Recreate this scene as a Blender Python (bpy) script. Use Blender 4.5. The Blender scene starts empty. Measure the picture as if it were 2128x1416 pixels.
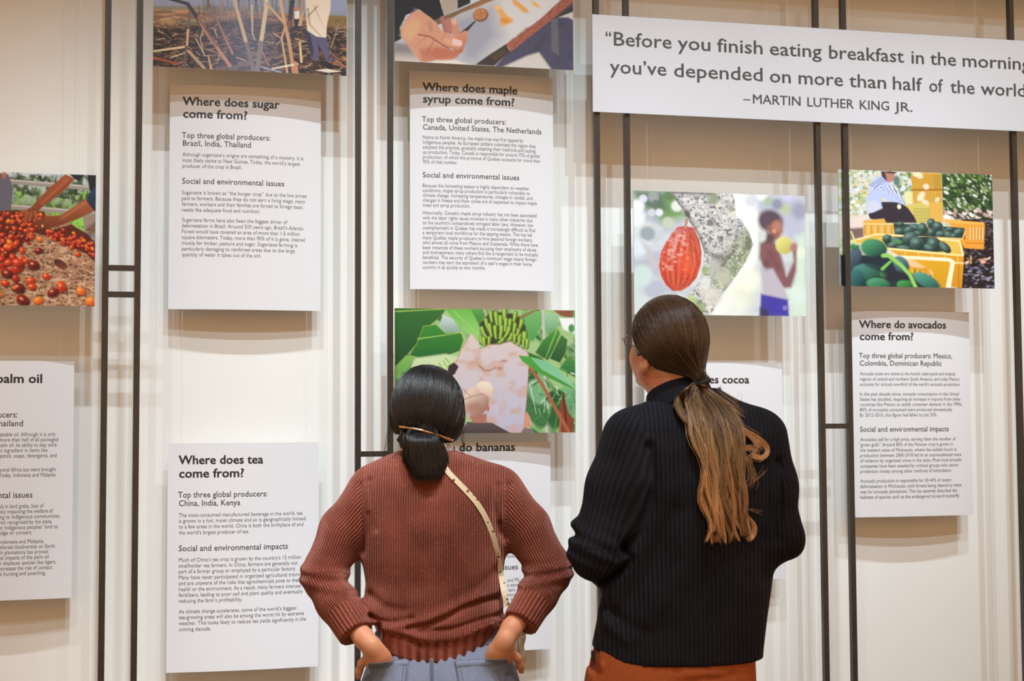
import bpy, math, random
import numpy as np
from mathutils import Vector, Matrix

sc = bpy.context.scene
COL = sc.collection
rng = np.random.default_rng(7)

# ------------------------------------------------------------------ camera
FPX = 2955.0; D = 4.4; CAMZ = 1.5
YAW, PITCH, ROLL = math.radians(13.027), math.radians(3.169), math.radians(-0.273)
CAMPOS = np.array([0.0, -D, CAMZ])
_f = np.array([math.sin(YAW)*math.cos(PITCH), math.cos(YAW)*math.cos(PITCH), math.sin(PITCH)])
_r0 = np.array([math.cos(YAW), -math.sin(YAW), 0.0]); _u0 = np.cross(_r0, _f)
_r = _r0*math.cos(ROLL) + _u0*math.sin(ROLL)
_u = -_r0*math.sin(ROLL) + _u0*math.cos(ROLL)
cam_d = bpy.data.cameras.new('camera'); cam = bpy.data.objects.new('camera', cam_d); COL.objects.link(cam)
cam_d.sensor_width = 36.0; cam_d.lens = 36.0*FPX/2128.0; cam_d.clip_start = 0.05
M = Matrix(((_r[0], _u[0], -_f[0], CAMPOS[0]), (_r[1], _u[1], -_f[1], CAMPOS[1]), (_r[2], _u[2], -_f[2], CAMPOS[2]), (0, 0, 0, 1)))
cam.matrix_world = M
sc.camera = cam
cam_d.dof.use_dof = True; cam_d.dof.focus_distance = 3.95; cam_d.dof.aperture_fstop = 5.0

def at(px, py, Y=0.0):
    """pixel of the photograph -> point on the plane y = Y"""
    d = _f*FPX + _r*(px-1064.0) - _u*(py-708.0)
    t = (Y+D)/d[1]
    return CAMPOS + d*t

# ------------------------------------------------------------------ light
sc.view_settings.view_transform = 'Standard'; sc.view_settings.look = 'None'
sc.view_settings.gamma = 1.0; sc.view_settings.exposure = 0.0
sc.view_settings.use_curve_mapping = False
world = bpy.data.worlds.new('world'); sc.world = world; world.use_nodes = True
world.node_tree.nodes['Background'].inputs[0].default_value = (1.0, 0.58, 0.29, 1)
world.node_tree.nodes['Background'].inputs[1].default_value = 0.97

def spot(name, x, y, z, tx, tz, power, col=(1.0, 0.93, 0.84), size=62, blend=0.9, rad=0.022, ty=0.2):
    l = bpy.data.lights.new(name, 'SPOT'); l.energy = power; l.color = col
    l.spot_size = math.radians(size); l.spot_blend = blend; l.shadow_soft_size = rad
    o = bpy.data.objects.new(name, l); COL.objects.link(o); o.location = (x, y, z)
    o.rotation_euler = (Vector((tx, ty, tz))-Vector((x, y, z))).to_track_quat('-Z', 'Y').to_euler()
    return o
K = 1.05
# ceiling track spots in three rows: close and steep, middle, far and shallow
KC = (0.82, 0.965, 1.08)
for x, p, tz in [(-0.95, 105, 1.15), (-0.05, 185, 1.35), (0.95, 215, 1.45), (2.05, 225, 1.45), (3.15, 225, 1.45)]:
    spot('track_spot', x, -1.9, 4.8, x*0.94+0.08, tz, p*K, col=KC, size=42, blend=1.0)
for x, p, tz in [(-0.7, 85, 1.15), (0.55, 165, 1.45), (1.7, 160, 1.5), (2.9, 160, 1.5)]:
    spot('track_spot', x, -2.75, 4.6, x*0.92+0.08, tz, p*K, col=KC, size=42, blend=1.0)
for x, p, tz in [(0.05, 120, 1.3), (1.35, 140, 1.5), (2.6, 150, 1.6)]:
    spot('track_spot', x, -3.9, 4.7, x, tz, p*K, col=KC, size=38, blend=1.0)
# two gallery downlights over the visitors
spot('ceiling_downlight', 0.05, -2.75, 4.9, 0.17, 1.35, 330, col=(0.97, 0.97, 1.0), size=27, blend=0.9, rad=0.05, ty=-0.85)
spot('ceiling_downlight', 1.15, -2.65, 4.9, 0.72, 1.40, 330, col=(0.97, 0.97, 1.0), size=27, blend=0.9, rad=0.05, ty=-1.0)
spot('ceiling_downlight', 0.4, -4.6, 4.9, 0.45, 1.2, 150, col=(0.97, 0.96, 0.96), size=32, blend=0.9, rad=0.08, ty=-0.9)

# ------------------------------------------------------------------ helpers
def tag(o, label=None, cat=None, group=None, kind=None):
    if label: o['label'] = label
    if cat: o['category'] = cat
    if group: o['group'] = group
    if kind: o['kind'] = kind
    return o

def newobj(name, me, mat=None, parent=None):
    o = bpy.data.objects.new(name, me); COL.objects.link(o)
    if mat is not None and len(me.materials) == 0: me.materials.append(mat)
    if parent is not None: o.parent = parent
    return o

def empty(name, loc=(0, 0, 0)):
    o = bpy.data.objects.new(name, None); COL.objects.link(o); o.location = loc; o.empty_display_size = 0.05
    return o

def mesh_np(name, V, F, smooth=False, attrs=None, colors=None):
    """V (n,3), F list/array of tris or quads (m,k)"""
    me = bpy.data.meshes.new(name)
    V = np.asarray(V, dtype=np.float32); F = np.asarray(F, dtype=np.int32)
    me.vertices.add(len(V)); me.vertices.foreach_set('co', V.ravel())
    k = F.shape[1]
    me.loops.add(F.size); me.loops.foreach_set('vertex_index', F.ravel())
    me.polygons.add(len(F))
    me.polygons.foreach_set('loop_start', np.arange(0, F.size, k, dtype=np.int32))
    me.update(calc_edges=True)
    me.polygons.foreach_set('use_smooth', np.full(len(F), bool(smooth)))
    for n, a in (attrs or {}).items():
        a = np.asarray(a, dtype=np.float32).ravel()
        at_ = me.attributes.new(n, 'FLOAT', 'CORNER' if len(a) == F.size and len(a) != len(V) else 'POINT'); at_.data.foreach_set('value', a)
    if colors is not None:
        c = me.color_attributes.new('Col', 'FLOAT_COLOR', 'POINT')
        cc = np.ones((len(V), 4), dtype=np.float32); cc[:, :3] = colors
        c.data.foreach_set('color', cc.ravel())
    me.update()
    return me

def boxes(name, bl):
    """list of (x0,x1,y0,y1,z0,z1) -> one mesh, small bevel left to the material"""
    V = []; F = []
    for (x0, x1, y0, y1, z0, z1) in bl:
        b = len(V)
        V += [(x0, y0, z0), (x1, y0, z0), (x1, y1, z0), (x0, y1, z0), (x0, y0, z1), (x1, y0, z1), (x1, y1, z1), (x0, y1, z1)]
        F += [(b, b+3, b+2, b+1), (b+4, b+5, b+6, b+7), (b, b+1, b+5, b+4), (b+1, b+2, b+6, b+5), (b+2, b+3, b+7, b+6), (b+3, b, b+4, b+7)]
    return mesh_np(name, V, F)

def tubes(paths, radii, sides=4):
    """paths: (n, m, 3) array, radii: (n, m) -> V, F (quads)"""
    P = np.asarray(paths, dtype=float); Rr = np.asarray(radii, dtype=float)
    n, m, _ = P.shape
    T = np.gradient(P, axis=1); T /= np.linalg.norm(T, axis=2, keepdims=True)+1e-9
    ref = np.zeros_like(T); ref[..., 1] = 1.0
    par = np.abs((T*ref).sum(2)) > 0.95
    ref[par] = (1.0, 0, 0)
    A = np.cross(T, ref); A /= np.linalg.norm(A, axis=2, keepdims=True)+1e-9
    B = np.cross(T, A)
    th = np.arange(sides)*2*np.pi/sides
    V = P[:, :, None, :]+Rr[:, :, None, None]*(A[:, :, None, :]*np.cos(th)[None, None, :, None]+B[:, :, None, :]*np.sin(th)[None, None, :, None])
    idx = np.arange(n*m*sides).reshape(n, m, sides)
    a = idx[:, :-1, :]; b = np.roll(idx, -1, axis=2)[:, :-1, :]; c = np.roll(idx, -1, axis=2)[:, 1:, :]; d = idx[:, 1:, :]
    F = np.stack([a, b, c, d], -1).reshape(-1, 4)
    return V.reshape(-1, 3), F

class NT:
    def __init__(s, name):
        s.m = bpy.data.materials.new(name); s.m.use_nodes = True; s.t = s.m.node_tree
        s.b = s.t.nodes['Principled BSDF']
    def n(s, typ, **kw):
        nd = s.t.nodes.new(typ)
        for k, v in kw.items():
            if k.startswith('i_'):
                key = k[2:]; key = int(key) if key.isdigit() else key.replace('_', ' ')
                nd.inputs[key].default_value = v
            else: setattr(nd, k, v)
        return nd
    def l(s, a, ao, b, bi): s.t.links.new(a.outputs[ao], b.inputs[bi])
    def set(s, **kw):
        for k, v in kw.items(): s.b.inputs[k.replace('_', ' ')].default_value = v

def simple(name, col, rough=0.5, metal=0.0, spec=0.5, bump=None):
    m = NT(name); m.set(Base_Color=(*col, 1), Roughness=rough, Metallic=metal)
    m.b.inputs['Specular IOR Level'].default_value = spec
    if bump:
        sc_, st = bump
        tc = m.n('ShaderNodeTexCoord'); ns = m.n('ShaderNodeTexNoise', i_Scale=sc_); bp = m.n('ShaderNodeBump', i_Strength=st, i_Distance=0.002)
        m.l(tc, 'Object', ns, 'Vector'); m.l(ns, 'Fac', bp, 'Height'); m.l(bp, 'Normal', m.b, 'Normal')
    return m.m

def srgb(r, g, b):
    c = np.array([r, g, b], float)/255.0
    return tuple(np.where(c <= 0.04045, c/12.92, ((c+0.055)/1.055)**2.4))

# wall paint with faint canvas weave and roller marks
m = NT('cream_wall_paint')
tc = m.n('ShaderNodeTexCoord'); n1 = m.n('ShaderNodeTexNoise', i_Scale=3.0, i_Detail=4.0)
cr = m.n('ShaderNodeValToRGB'); cr.color_ramp.elements[0].position = 0.35; cr.color_ramp.elements[1].position = 0.7
cr.color_ramp.elements[0].color = (0.79, 0.785, 0.735, 1); cr.color_ramp.elements[1].color = (0.81, 0.805, 0.755, 1)
n2 = m.n('ShaderNodeTexNoise', i_Scale=260.0, i_Detail=2.0); bp = m.n('ShaderNodeBump', i_Strength=0.08, i_Distance=0.001)
m.l(tc, 'Object', n1, 'Vector'); m.l(n1, 'Fac', cr, 'Fac'); m.l(cr, 'Color', m.b, 'Base Color')
m.l(tc, 'Object', n2, 'Vector'); m.l(n2, 'Fac', bp, 'Height'); m.l(bp, 'Normal', m.b, 'Normal'); m.set(Roughness=0.75)
m.b.inputs['Specular IOR Level'].default_value = 0.2
MW = m.m
m = NT('blackened_steel')
tc = m.n('ShaderNodeTexCoord'); n1 = m.n('ShaderNodeTexNoise', i_Scale=40.0, i_Detail=5.0)
cr = m.n('ShaderNodeValToRGB'); cr.color_ramp.elements[0].color = (0.018, 0.014, 0.011, 1); cr.color_ramp.elements[1].color = (0.040, 0.032, 0.025, 1)
m.l(tc, 'Object', n1, 'Vector'); m.l(n1, 'Fac', cr, 'Fac'); m.l(cr, 'Color', m.b, 'Base Color'); m.set(Roughness=0.33, Metallic=0.0)
MSTEEL = m.m
MWHITE = simple('white_display_board', (0.71, 0.715, 0.73), 0.30, spec=0.4)
MBANNER = simple('white_banner_board', (0.58, 0.585, 0.61), 0.35, spec=0.3)
MINK = simple('black_print', (0.012, 0.012, 0.013), 0.45)
MINK2 = simple('dark_grey_print', (0.05, 0.05, 0.052), 0.5)
MINK3 = simple('grey_small_print', (0.13, 0.13, 0.135), 0.55)
MINKB = simple('banner_grey_print', (0.045, 0.048, 0.045), 0.45)
MLINE = simple('clear_nylon_line', (0.75, 0.75, 0.72), 0.15, spec=0.8)
MFLOOR = simple('grey_concrete_floor', (0.22, 0.19, 0.16), 0.45, bump=(20, 0.2))
MCEIL = simple('dark_ceiling_paint', (0.06, 0.055, 0.05), 0.8)

# ------------------------------------------------------------------ the setting
YW = 0.215         # wall
YT = 0.135         # text boards
YP = -0.02         # photo boards
def struct(name, me, mat): o = newobj(name, me, mat); o['kind'] = 'structure'; return o
struct('floor', boxes('floor', [(-6, 9, -7, 0.6, -0.08, 0)]), MFLOOR)
struct('wall_back', boxes('wall_back', [(-6, 9, YW, YW+0.15, 0, 5.6)]), MW)
struct('ceiling', boxes('ceiling', [(-6, 9, -7, 0.6, 5.6, 5.7)]), MCEIL)
struct('baseboard_back', boxes('baseboard_back', [(-6, 9, YW-0.015, YW-0.0005, 0, 0.1)]), simple('cream_baseboard', (0.7, 0.64, 0.5), 0.5))
ZTOP = 3.9

# steel ladder frames: two square posts and short rungs
PW = 0.0178; PD = 0.020
def px_x(px, py): return at(px, py, 0.0)[0]
def frame(label, xs, rungs):
    e = empty('steel_frame', (xs[0], 0, 0)); tag(e, label, 'frame', 'black steel frames standing along the display wall')
    for x in xs:
        p = newobj('post', boxes('post', [(x-xs[0]-PW/2, x-xs[0]+PW/2, 0, PD, 0.012, ZTOP)]), MSTEEL, e)
    w = xs[1]-xs[0] if len(xs) > 1 else 0
    for z in rungs:
        newobj('rung', boxes('rung', [(PW/2, w-PW/2, 0.002, PD-0.002, z-0.0085, z+0.0085)]), MSTEEL, e)
    newobj('floor_plate', boxes('floor_plate', [(-0.04, w+0.04, -0.03, 0.06, 0, 0.012)]), MSTEEL, e)
frame('black steel post pair with two rungs, left of the sugar panel', [px_x(218.5, 600), px_x(285.5, 600)], [at(256, 557, 0)[2], at(256, 612, 0)[2], 0.3, 3.0+0.4])
frame('black steel post pair whose rung meets the woman\'s left shoulder', [px_x(744.5, 600), px_x(811.5, 600)], [at(778, 944, 0)[2], 0.3, 3.4])
frame('black steel post pair behind the left end of the quote banner', [px_x(1244, 600), px_x(1307, 600)], [3.4, 0.3])
frame('black steel post pair with one rung beside the avocado panel', [px_x(1706, 600), px_x(1763.5, 600)], [at(1737, 886, 0)[2], 0.3, 3.4])
xr = px_x(2116, 600)
frame('black steel post pair crossing behind the far end of the quote banner', [xr, xr+0.115], [3.4, 0.3])
# top rail that carries the hanging lines
tr = newobj('ceiling_rail', boxes('ceiling_rail', [(-2.2, 5.2, -0.04, 0.215, ZTOP+0.001, ZTOP+0.03)]), MSTEEL)
hd_ = newobj('header_board', boxes('header_board', [(-2.2, 5.2, 0.0275, 0.035, 3.04, ZTOP)]), MWHITE)
tag(hd_, 'plain white header board behind the tops of the posts, above the photo boards', 'board')
tag(tr, 'black steel rail above the frames that carries the hanging lines', 'rail')

# ------------------------------------------------------------------ boards
TEXTQ = []      # queued lines of type
def board(name, x0, x1, z0, z1, Y, th, bow, mat, parent=None, nx=24):
    xs = np.linspace(x0, x1, nx+1); s = (xs-(x0+x1)/2)/((x1-x0)/2)
    yo = Y - bow*(1-s*s)
    V = []; F = []
    for x, y in zip(xs, yo): V += [(x, y, z0), (x, y, z1), (x, y+th, z1), (x, y+th, z0)]
    for i in range(nx):
        a = 4*i; b = a+4
        F += [(a, b, b+1, a+1), (a+1, b+1, b+2, a+2), (a+2, b+2, b+3, a+3), (a+3, b+3, b, a)]
    F += [(0, 1, 2, 3), (4*nx+3, 4*nx+2, 4*nx+1, 4*nx)]
    return mesh_np(name, V, F)

def hang_lines(parent, xs, z, y, zt=ZTOP):
    V, F = tubes([[(x, y, z-0.01), (x, y, (z+zt)/2), (x, y, zt)] for x in xs], [[0.00035]*3]*len(xs), 4)
    k = len(F)//len(xs); kv = len(V)//len(xs)
    for i in range(len(xs)):
        newobj('hanging_line', mesh_np('hanging_line', V[i*kv:(i+1)*kv], F[:k]), MLINE, parent)

FONT = None
def queue(parent, name, mat, lines, Y, bow, x0, x1, size, bold=0.0, space=1.0):
    """lines: (text, px_left, px_right, px_baseline) in photograph pixels; size in metres"""
    TEXTQ.append((parent, name, mat, lines, Y, bow, x0, x1, size, bold, space))

def set_type():
    made = []
    for q in TEXTQ:
        row = []
        for (txt, *_r_) in q[3]:
            c = bpy.data.curves.new('type', 'FONT'); c.body = txt; c.size = 1.0; c.resolution_u = 2
            c.space_character = q[10]
            o = bpy.data.objects.new('type', c); COL.objects.link(o); row.append(o)
        made.append(row)
    bpy.context.view_layer.update()
    dg = bpy.context.evaluated_depsgraph_get()
    for q, row in zip(TEXTQ, made):
        parent, name, mat, lines, Y, bow, x0, x1, size, bold, space = q
        VV = []; FF = []; nb = 0
        for o, (txt, pl, pr, pb) in zip(row, lines):
            ev = o.evaluated_get(dg); me = ev.to_mesh(); me.calc_loop_triangles()
            v = np.zeros(len(me.vertices)*3); me.vertices.foreach_get('co', v); v = v.reshape(-1, 3)*size
            t = np.zeros(len(me.loop_triangles)*3, dtype=np.int32); me.loop_triangles.foreach_get('vertices', t); t = t.reshape(-1, 3)
            ev.to_mesh_clear()
            a = at(pl, pb, Y); xa = a[0]
            if pr is not None:
                xb = at(pr, pb, Y)[0]; sx = (xb-xa)/(v[:, 0].max()-v[:, 0].min())
            else: sx = 1.0
            X = (v[:, 0]-v[:, 0].min())*sx+xa; Z = v[:, 1]+a[2]
            s = (X-(x0+x1)/2)/((x1-x0)/2)
            Yv = Y-bow*(1-s*s)-0.0006
            b = bold*size
            for k_, (dx, dz) in enumerate([(0, 0)] if b < 1e-4 else [(-b, -b*.5), (-b/2, b*.5), (0, 0), (b/2, -b*.5), (b, b*.5)]):
                VV.append(np.stack([X+dx, Yv-k_*0.00002, Z+dz], 1)); FF.append(t+nb); nb += len(v)
        newobj(name, mesh_np(name, np.concatenate(VV), np.concatenate(FF)), mat, parent)
        for o in row:
            c = o.data; bpy.data.objects.remove(o); bpy.data.curves.remove(c)

def text_panel(label, corners, heading, prod, intro, sub, body, bow=0.014, zt=ZTOP):
    """corners: px of left edge x, right edge x at mid height py, top py, bottom py"""
    (lx, rx, my, tx, ty, by) = corners
    x0 = at(lx, my, YT)[0]; x1 = at(rx, my, YT)[0]; z1 = at(tx, ty, YT)[2]; z0 = at(tx, by, YT)[2]
    e = newobj('text_panel', board('text_panel', x0, x1, z0, z1, YT, 0.003, bow, MWHITE), MWHITE)
    tag(e, label, 'text panel', 'white hanging text panels')
    hang_lines(e, [x0+0.04, x1-0.04], z1, YT-0.004, zt)
    a = (YT, bow, x0, x1)
    if heading: queue(e, 'heading_text', MINK, heading, *a, 0.0385, 0.026)
    if prod: queue(e, 'producers_text', MINK2, prod, *a, 0.0258, 0.006)
    if intro: queue(e, 'intro_text', MINK3, intro, *a, 0.0172, 0.0)
    if sub: queue(e, 'subheading_text', MINK2, sub, *a, 0.0258, 0.006)
    if body: queue(e, 'body_text', MINK3, body, *a, 0.0172, 0.0)
    return e

# ------------------------------------------------------------------ text panels
def L(x, rows): return [(t, x if len(r) < 3 else r[2], r[0], r[1]) for t, *r in [(q[0], *q[1:]) for q in rows]]
text_panel('white text panel asking where sugar comes from, hung below the cane field photo', (350, 666, 560, 355, 175, 643),
    L(380, [('Where does sugar', 580, 219), ('come from?', 513, 245, 381)]),
    L(378, [('Top three global producers:', 561, 287), ('Brazil, India, Thailand', 521, 303.5, 380)]),
    L(379, [('Although sugarcane’s origins are something of a mystery, it is', 630, 325), ('most likely native to New Guinea. Today, the world’s largest', 623, 337), ('producer of the crop is Brazil.', 502, 349)]),
    L(378.5, [('Social and environmental issues', 590, 382)]),
    L(378, [('Sugarcane is known as “the hunger crop” due to the low prices', 637, 404), ('paid to farmers. Because they do not earn a living wage, many', 634, 416),
      ('farmers, workers and their families are forced to forego basic', 629, 428), ('needs like adequate food and nutrition.', 540, 440),
      ('Sugarcane farms have also been the biggest driver of', 597, 461), ('deforestation in Brazil. Around 500 years ago, Brazil’s Atlantic', 630, 473),
      ('Forest would have covered an area of more than 1.5 million', 622, 485), ('square kilometers. Today, more than 90% of it is gone, cleared', 633, 497),
      ('mostly for timber, pasture and sugar. Sugarcane farming is', 617, 509), ('particularly damaging to rainforest areas due to the large', 612, 521),
      ('quantity of water it takes out of the soil.', 542, 533)]))
text_panel('white text panel asking where tea comes from, beside the woman\'s left elbow', (347, 662, 1160, 348, 922, 1399),
    L(371.7, [('Where does tea', 546, 965), ('come from?', 506, 993, 372.7)]),
    L(370, [('Top three global producers:', 555, 1034.4), ('China, India, Kenya', 499, 1051.9, 371.7)]),
    L(371.5, [('The most-consumed manufactured beverage in the world, tea', 628.6, 1074.8), ('is grown in a hot, moist climate and so is geographically limited', 634.6, 1086.6),
      ('to a few areas in the world. China is both the birthplace of and', 630, 1098.6), ('the world’s largest producer of tea.', 517, 1110.9)]),
    L(371.5, [('Social and environmental impacts', 597.6, 1145.8)]),
    L(371.5, [('Much of China’s tea crop is grown by the country’s 15 million', 624.4, 1167.8), ('smallholder tea farmers. In China, farmers are generally not', 618, 1180),
      ('part of a farmer group or employed by a particular factory.', 614.7, 1191.8), ('Many have never participated in organized agricultural training', 630, 1204.3),
      ('and are unaware of the risks that agrochemicals pose to their', 625.3, 1216.3), ('health or the environment. As a result, many farmers overuse', 624.4, 1228.6),
      ('fertilizers, leading to poor soil and plant quality and eventually', 629, 1240.7), ('reducing the farm’s profitability.', 503, 1252.8),
      ('As climate change accelerates, some of the world’s biggest', 615.8, 1275), ('tea-growing areas will also be among the worst hit by extreme', 631.3, 1287),
      ('weather. This looks likely to reduce tea yields significantly in the', 635.6, 1299.3), ('coming decade.', 438, 1311.8)]), zt=at(500, 646, YT)[2])
text_panel('white text panel asking where maple syrup comes from, hung high between two post pairs', (852, 1150, 400, 853, 147, 601),
    L(878, [('Where does maple', 1073, 188.8), ('syrup come from?', 1067, 213.9, 879)]),
    L(876.4, [('Top three global producers:', 1049.3, 253.4), ('Canada, United States, The Netherlands', 1124.2, 269.9, 878.3)]),
    L(878.3, [('Native to North America, the maple tree was first tapped by', 1086, 289), ('Indigenous peoples. As European settlers colonized the region they', 1113, 299.3),
      ('adopted the practice, gradually adapting their methods and scaling', 1112, 309.5), ('up production. Today, Canada is responsible for around 75% of global', 1120.5, 319.8),
      ('production, of which the province of Quebec accounts for more than', 1121.4, 330), ('90% of that number.', 949.3, 340.3)]),
    L(878, [('Social and environmental issues', 1077.3, 369.2)]),
    L(878, [('Because the harvesting season is highly dependent on weather', 1098.3, 389.4), ('conditions, maple syrup production is particularly vulnerable to', 1099.7, 399.4),
      ('climate change. Increasing temperatures, changes in rainfall, and', 1105.4, 409.5), ('changes in freeze and thaw cycles are all expected to impact maple', 1114.5, 419.8),
      ('trees and syrup production.', 975.7, 430), ('Historically, Canada’s maple syrup industry has not been associated', 1114, 446),
      ('with the labor rights issues involved in many other industries due', 1105.4, 456.4), ('to the country’s comparatively stringent labor laws. However, low', 1107.3, 466.6),
      ('unemployment in Quebec has made it increasingly difficult to find', 1110.7, 477), ('a temporary local workforce for the tapping season. This has led', 1104, 487.2),
      ('many Quebec maple producers to hire seasonal foreign workers,', 1105.4, 497.7), ('who almost all come from Mexico and Guatemala. While there have', 1116.5, 507.9),
      ('been instances of these workers accusing their employers of abuse', 1113.4, 518.2), ('and mistreatment, many others find the arrangement to be mutually', 1117.4, 528.4),
      ('beneficial. The security of Quebec’s minimum wage means foreign', 1113.4, 538.7), ('workers may earn the equivalent of a year’s wages in their home', 1103.9, 548.9),
      ('country in as quickly as two months.', 1006.8, 559)]))
text_panel('white text panel asking where avocados come from, hung below the crates photo', (1770, 2018, 860, 1768, 646.5, 1076),
    L(1784.7, [('Where do avocados', 1962.5, 681.8), ('come from?', 1893.5, 706.9, 1786)]),
    L(1784.2, [('Top three global producers: Mexico,', 1975.8, 744.4), ('Colombia, Dominican Republic', 1953.6, 760.2, 1785.5)]),
    L(1786, [('Avocado trees are native to the humid, subtropical and tropical', 1982.8, 780.2), ('regions of central and northern South America, and today Mexico', 1992, 791.3),
      ('accounts for around one-third of the world’s avocado production.', 1993.4, 802.3), ('In the past decade alone, avocado consumption in the United', 1991, 822.5),
      ('States has doubled, requiring an increase in imports from other', 1995, 833.4), ('countries like Mexico to satisfy consumer demand. In the 1990s,', 1998.2, 844.2),
      ('80% of avocados consumed were produced domestically.', 1977.5, 855.2), ('By 2012-2015, this figure had fallen to just 20%.', 1944, 866.2)]),
    L(1786.3, [('Social and environmental impacts', 1968.8, 897.7)]),
    L(1786.8, [('Avocados sell for a high price, earning them the moniker of', 1983.7, 917), ('“green gold.” Around 80% of the Mexican crop is grown in', 1977.8, 928, 1784.6),
      ('the western state of Michoacán, where the sudden boom in', 1985.8, 939.2), ('production between 2005-2018 led to an unprecedented wave', 1996, 950.2),
      ('of violence by organized crime in the state. Most local avocado', 1996.8, 961.2), ('companies have been assailed by criminal groups who extort', 1990, 972.3),
      ('protection money among other methods of intimidation.', 1975.6, 983.3), ('Avocado production is responsible for 30-40% of recent', 1974.2, 1003.4),
      ('deforestation in Michoacán, with forests being cleared to make', 1996.4, 1014.6), ('way for avocado plantations. This has severely disturbed the', 1986.6, 1025.8),
      ('habitats of species such as the endangered monarch butterfly.', 1993, 1037)]))
text_panel('white text panel about palm oil, cut by the edge of the picture', (-165, 151.5, 1000, 151, 751, 1243),
    L(-5, [('palm oil', 87.5, 796)]),
    L(-2, [('ucers:', 37, 868), ('hailand', 48.5, 886, -1)]),
    L(-1, [('getable oil. Although it is only', 115.7, 907), ('more than half of all packaged', 121, 918, 1), ('palm oil. Its ability to stay solid', 117.6, 929.2), ('ct ingredient in items like', 99, 940.2),
      ('ipstick, soaps, detergents, and', 118, 951.4), ('entral Africa but were brought', 116.5, 980.4), ('Today, Indonesia and Malaysia', 115.7, 991.6)]),
    L(-2, [('ntal issues', 68, 1035)]),
    L(-1, [('ult in land grabs, loss of', 91.5, 1056.2), ('ntly impacting the welfare of', 110.6, 1067.2), ('ing to Indigenous communities,', 125, 1078.2), ('not recognized by the state.', 108.7, 1089.3, 0),
      ('er Indigenous peoples’ land to', 120.5, 1100.3), ('edge or consent.', 67.6, 1111.3), ('Indonesia and Malaysia,', 92, 1129.9, 0), ('inforest biodiversity on Earth.', 116, 1141),
      ('sh plantations has proved', 100, 1152), ('tal impacts of the palm oil', 101.8, 1163), ('o displaces species like tigers,', 117.2, 1174), ('increases the risk of contact', 108.7, 1185.2),
      ('al hunting and poaching.', 95.5, 1196.4)]))
text_panel('white text panel about bananas behind the woman, below the banana plant photo', (844, 1145, 1130, 1144, 918, 1349),
    L(868, [('Where do bananas', 1068.3, 939), ('come from?', 976, 966)]), None,
    L(1049, [('al mar', 1084, 1139, 1052), ('all in Lati', 1084, 1149, 1051), ('Honduras.', 1080, 1159)]),
    L(868, [('Social and environmental issues', 1074.7, 1189)]),
    L(1052, [(', and 9% of t', 1092.7, 1209, 1049), ('o earn are', 1087, 1219), ('kers on', 1079, 1229, 1055), ('tions', 1071, 1239), ('h', 1065, 1249, 1060)]), zt=at(1000, 605, YT)[2])
text_panel('white text panel about cocoa behind the ponytailed person', (1341, 1629, 1000, 1628, 755, 1203),
    L(1368, [('Where does cocoa', 1554, 797), ('come from?', 1495, 822)]), L(1571, [('a,', 1579, 860)]), None, None, None)

# quote banner in front of the posts
YB = -0.012
bx0 = at(1231.5, 130, YB)[0]; bz1 = at(1230, 29.5, YB)[2]; bz0 = at(1232, 232, YB)[2]
bn = newobj('quote_banner', board('quote_banner', bx0, 4.45, bz0, bz1, YB, 0.006, 0.0, MBANNER, nx=2), MBANNER)
tag(bn, 'long white quote banner across the top of the posts, in large grey lettering', 'banner')
def words(y0, x0, slope, ws): return [(t, a, b, y0+(a-x0)*slope) for t, a, b in ws]
for w_ in (words(94.3, 1274.6, .0605, [('“', 1258.8, 1270), ('Before', 1276, 1395.3), ('you', 1408.9, 1475.8), ('finish', 1490.7, 1584.3), ('eating', 1600, 1707.2),
      ('breakfast', 1723.5, 1878), ('in', 1894.5, 1919.7), ('the', 1933.3, 1986.6), ('morning', 2001, 2141)])
    + words(151.5, 1267.8, .0586, [('you’ve', 1267.8, 1384.4), ('depended', 1401, 1584.3), ('on', 1600, 1643), ('more', 1660, 1751.5), ('than', 1765, 1841), ('half', 1856, 1916.5), ('of', 1931.5, 1959.5), ('the', 1975.3, 2025), ('world', 2038.6, 2131)])): queue(bn, 'word', MINKB, [w_], YB, 0.0, bx0, 4.45, 0.0655, 0.010)
for w_ in words(215.2, 1564, .0525, [('–', 1544.5, 1559), ('MARTIN', 1565, 1663.4), ('LUTHER', 1678, 1774), ('KING', 1787, 1847.4), ('JR.', 1859, 1896)]): queue(bn, 'word', MINKB, [w_], YB, 0.0, bx0, 4.45, 0.0455, 0.010)
set_type()

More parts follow.
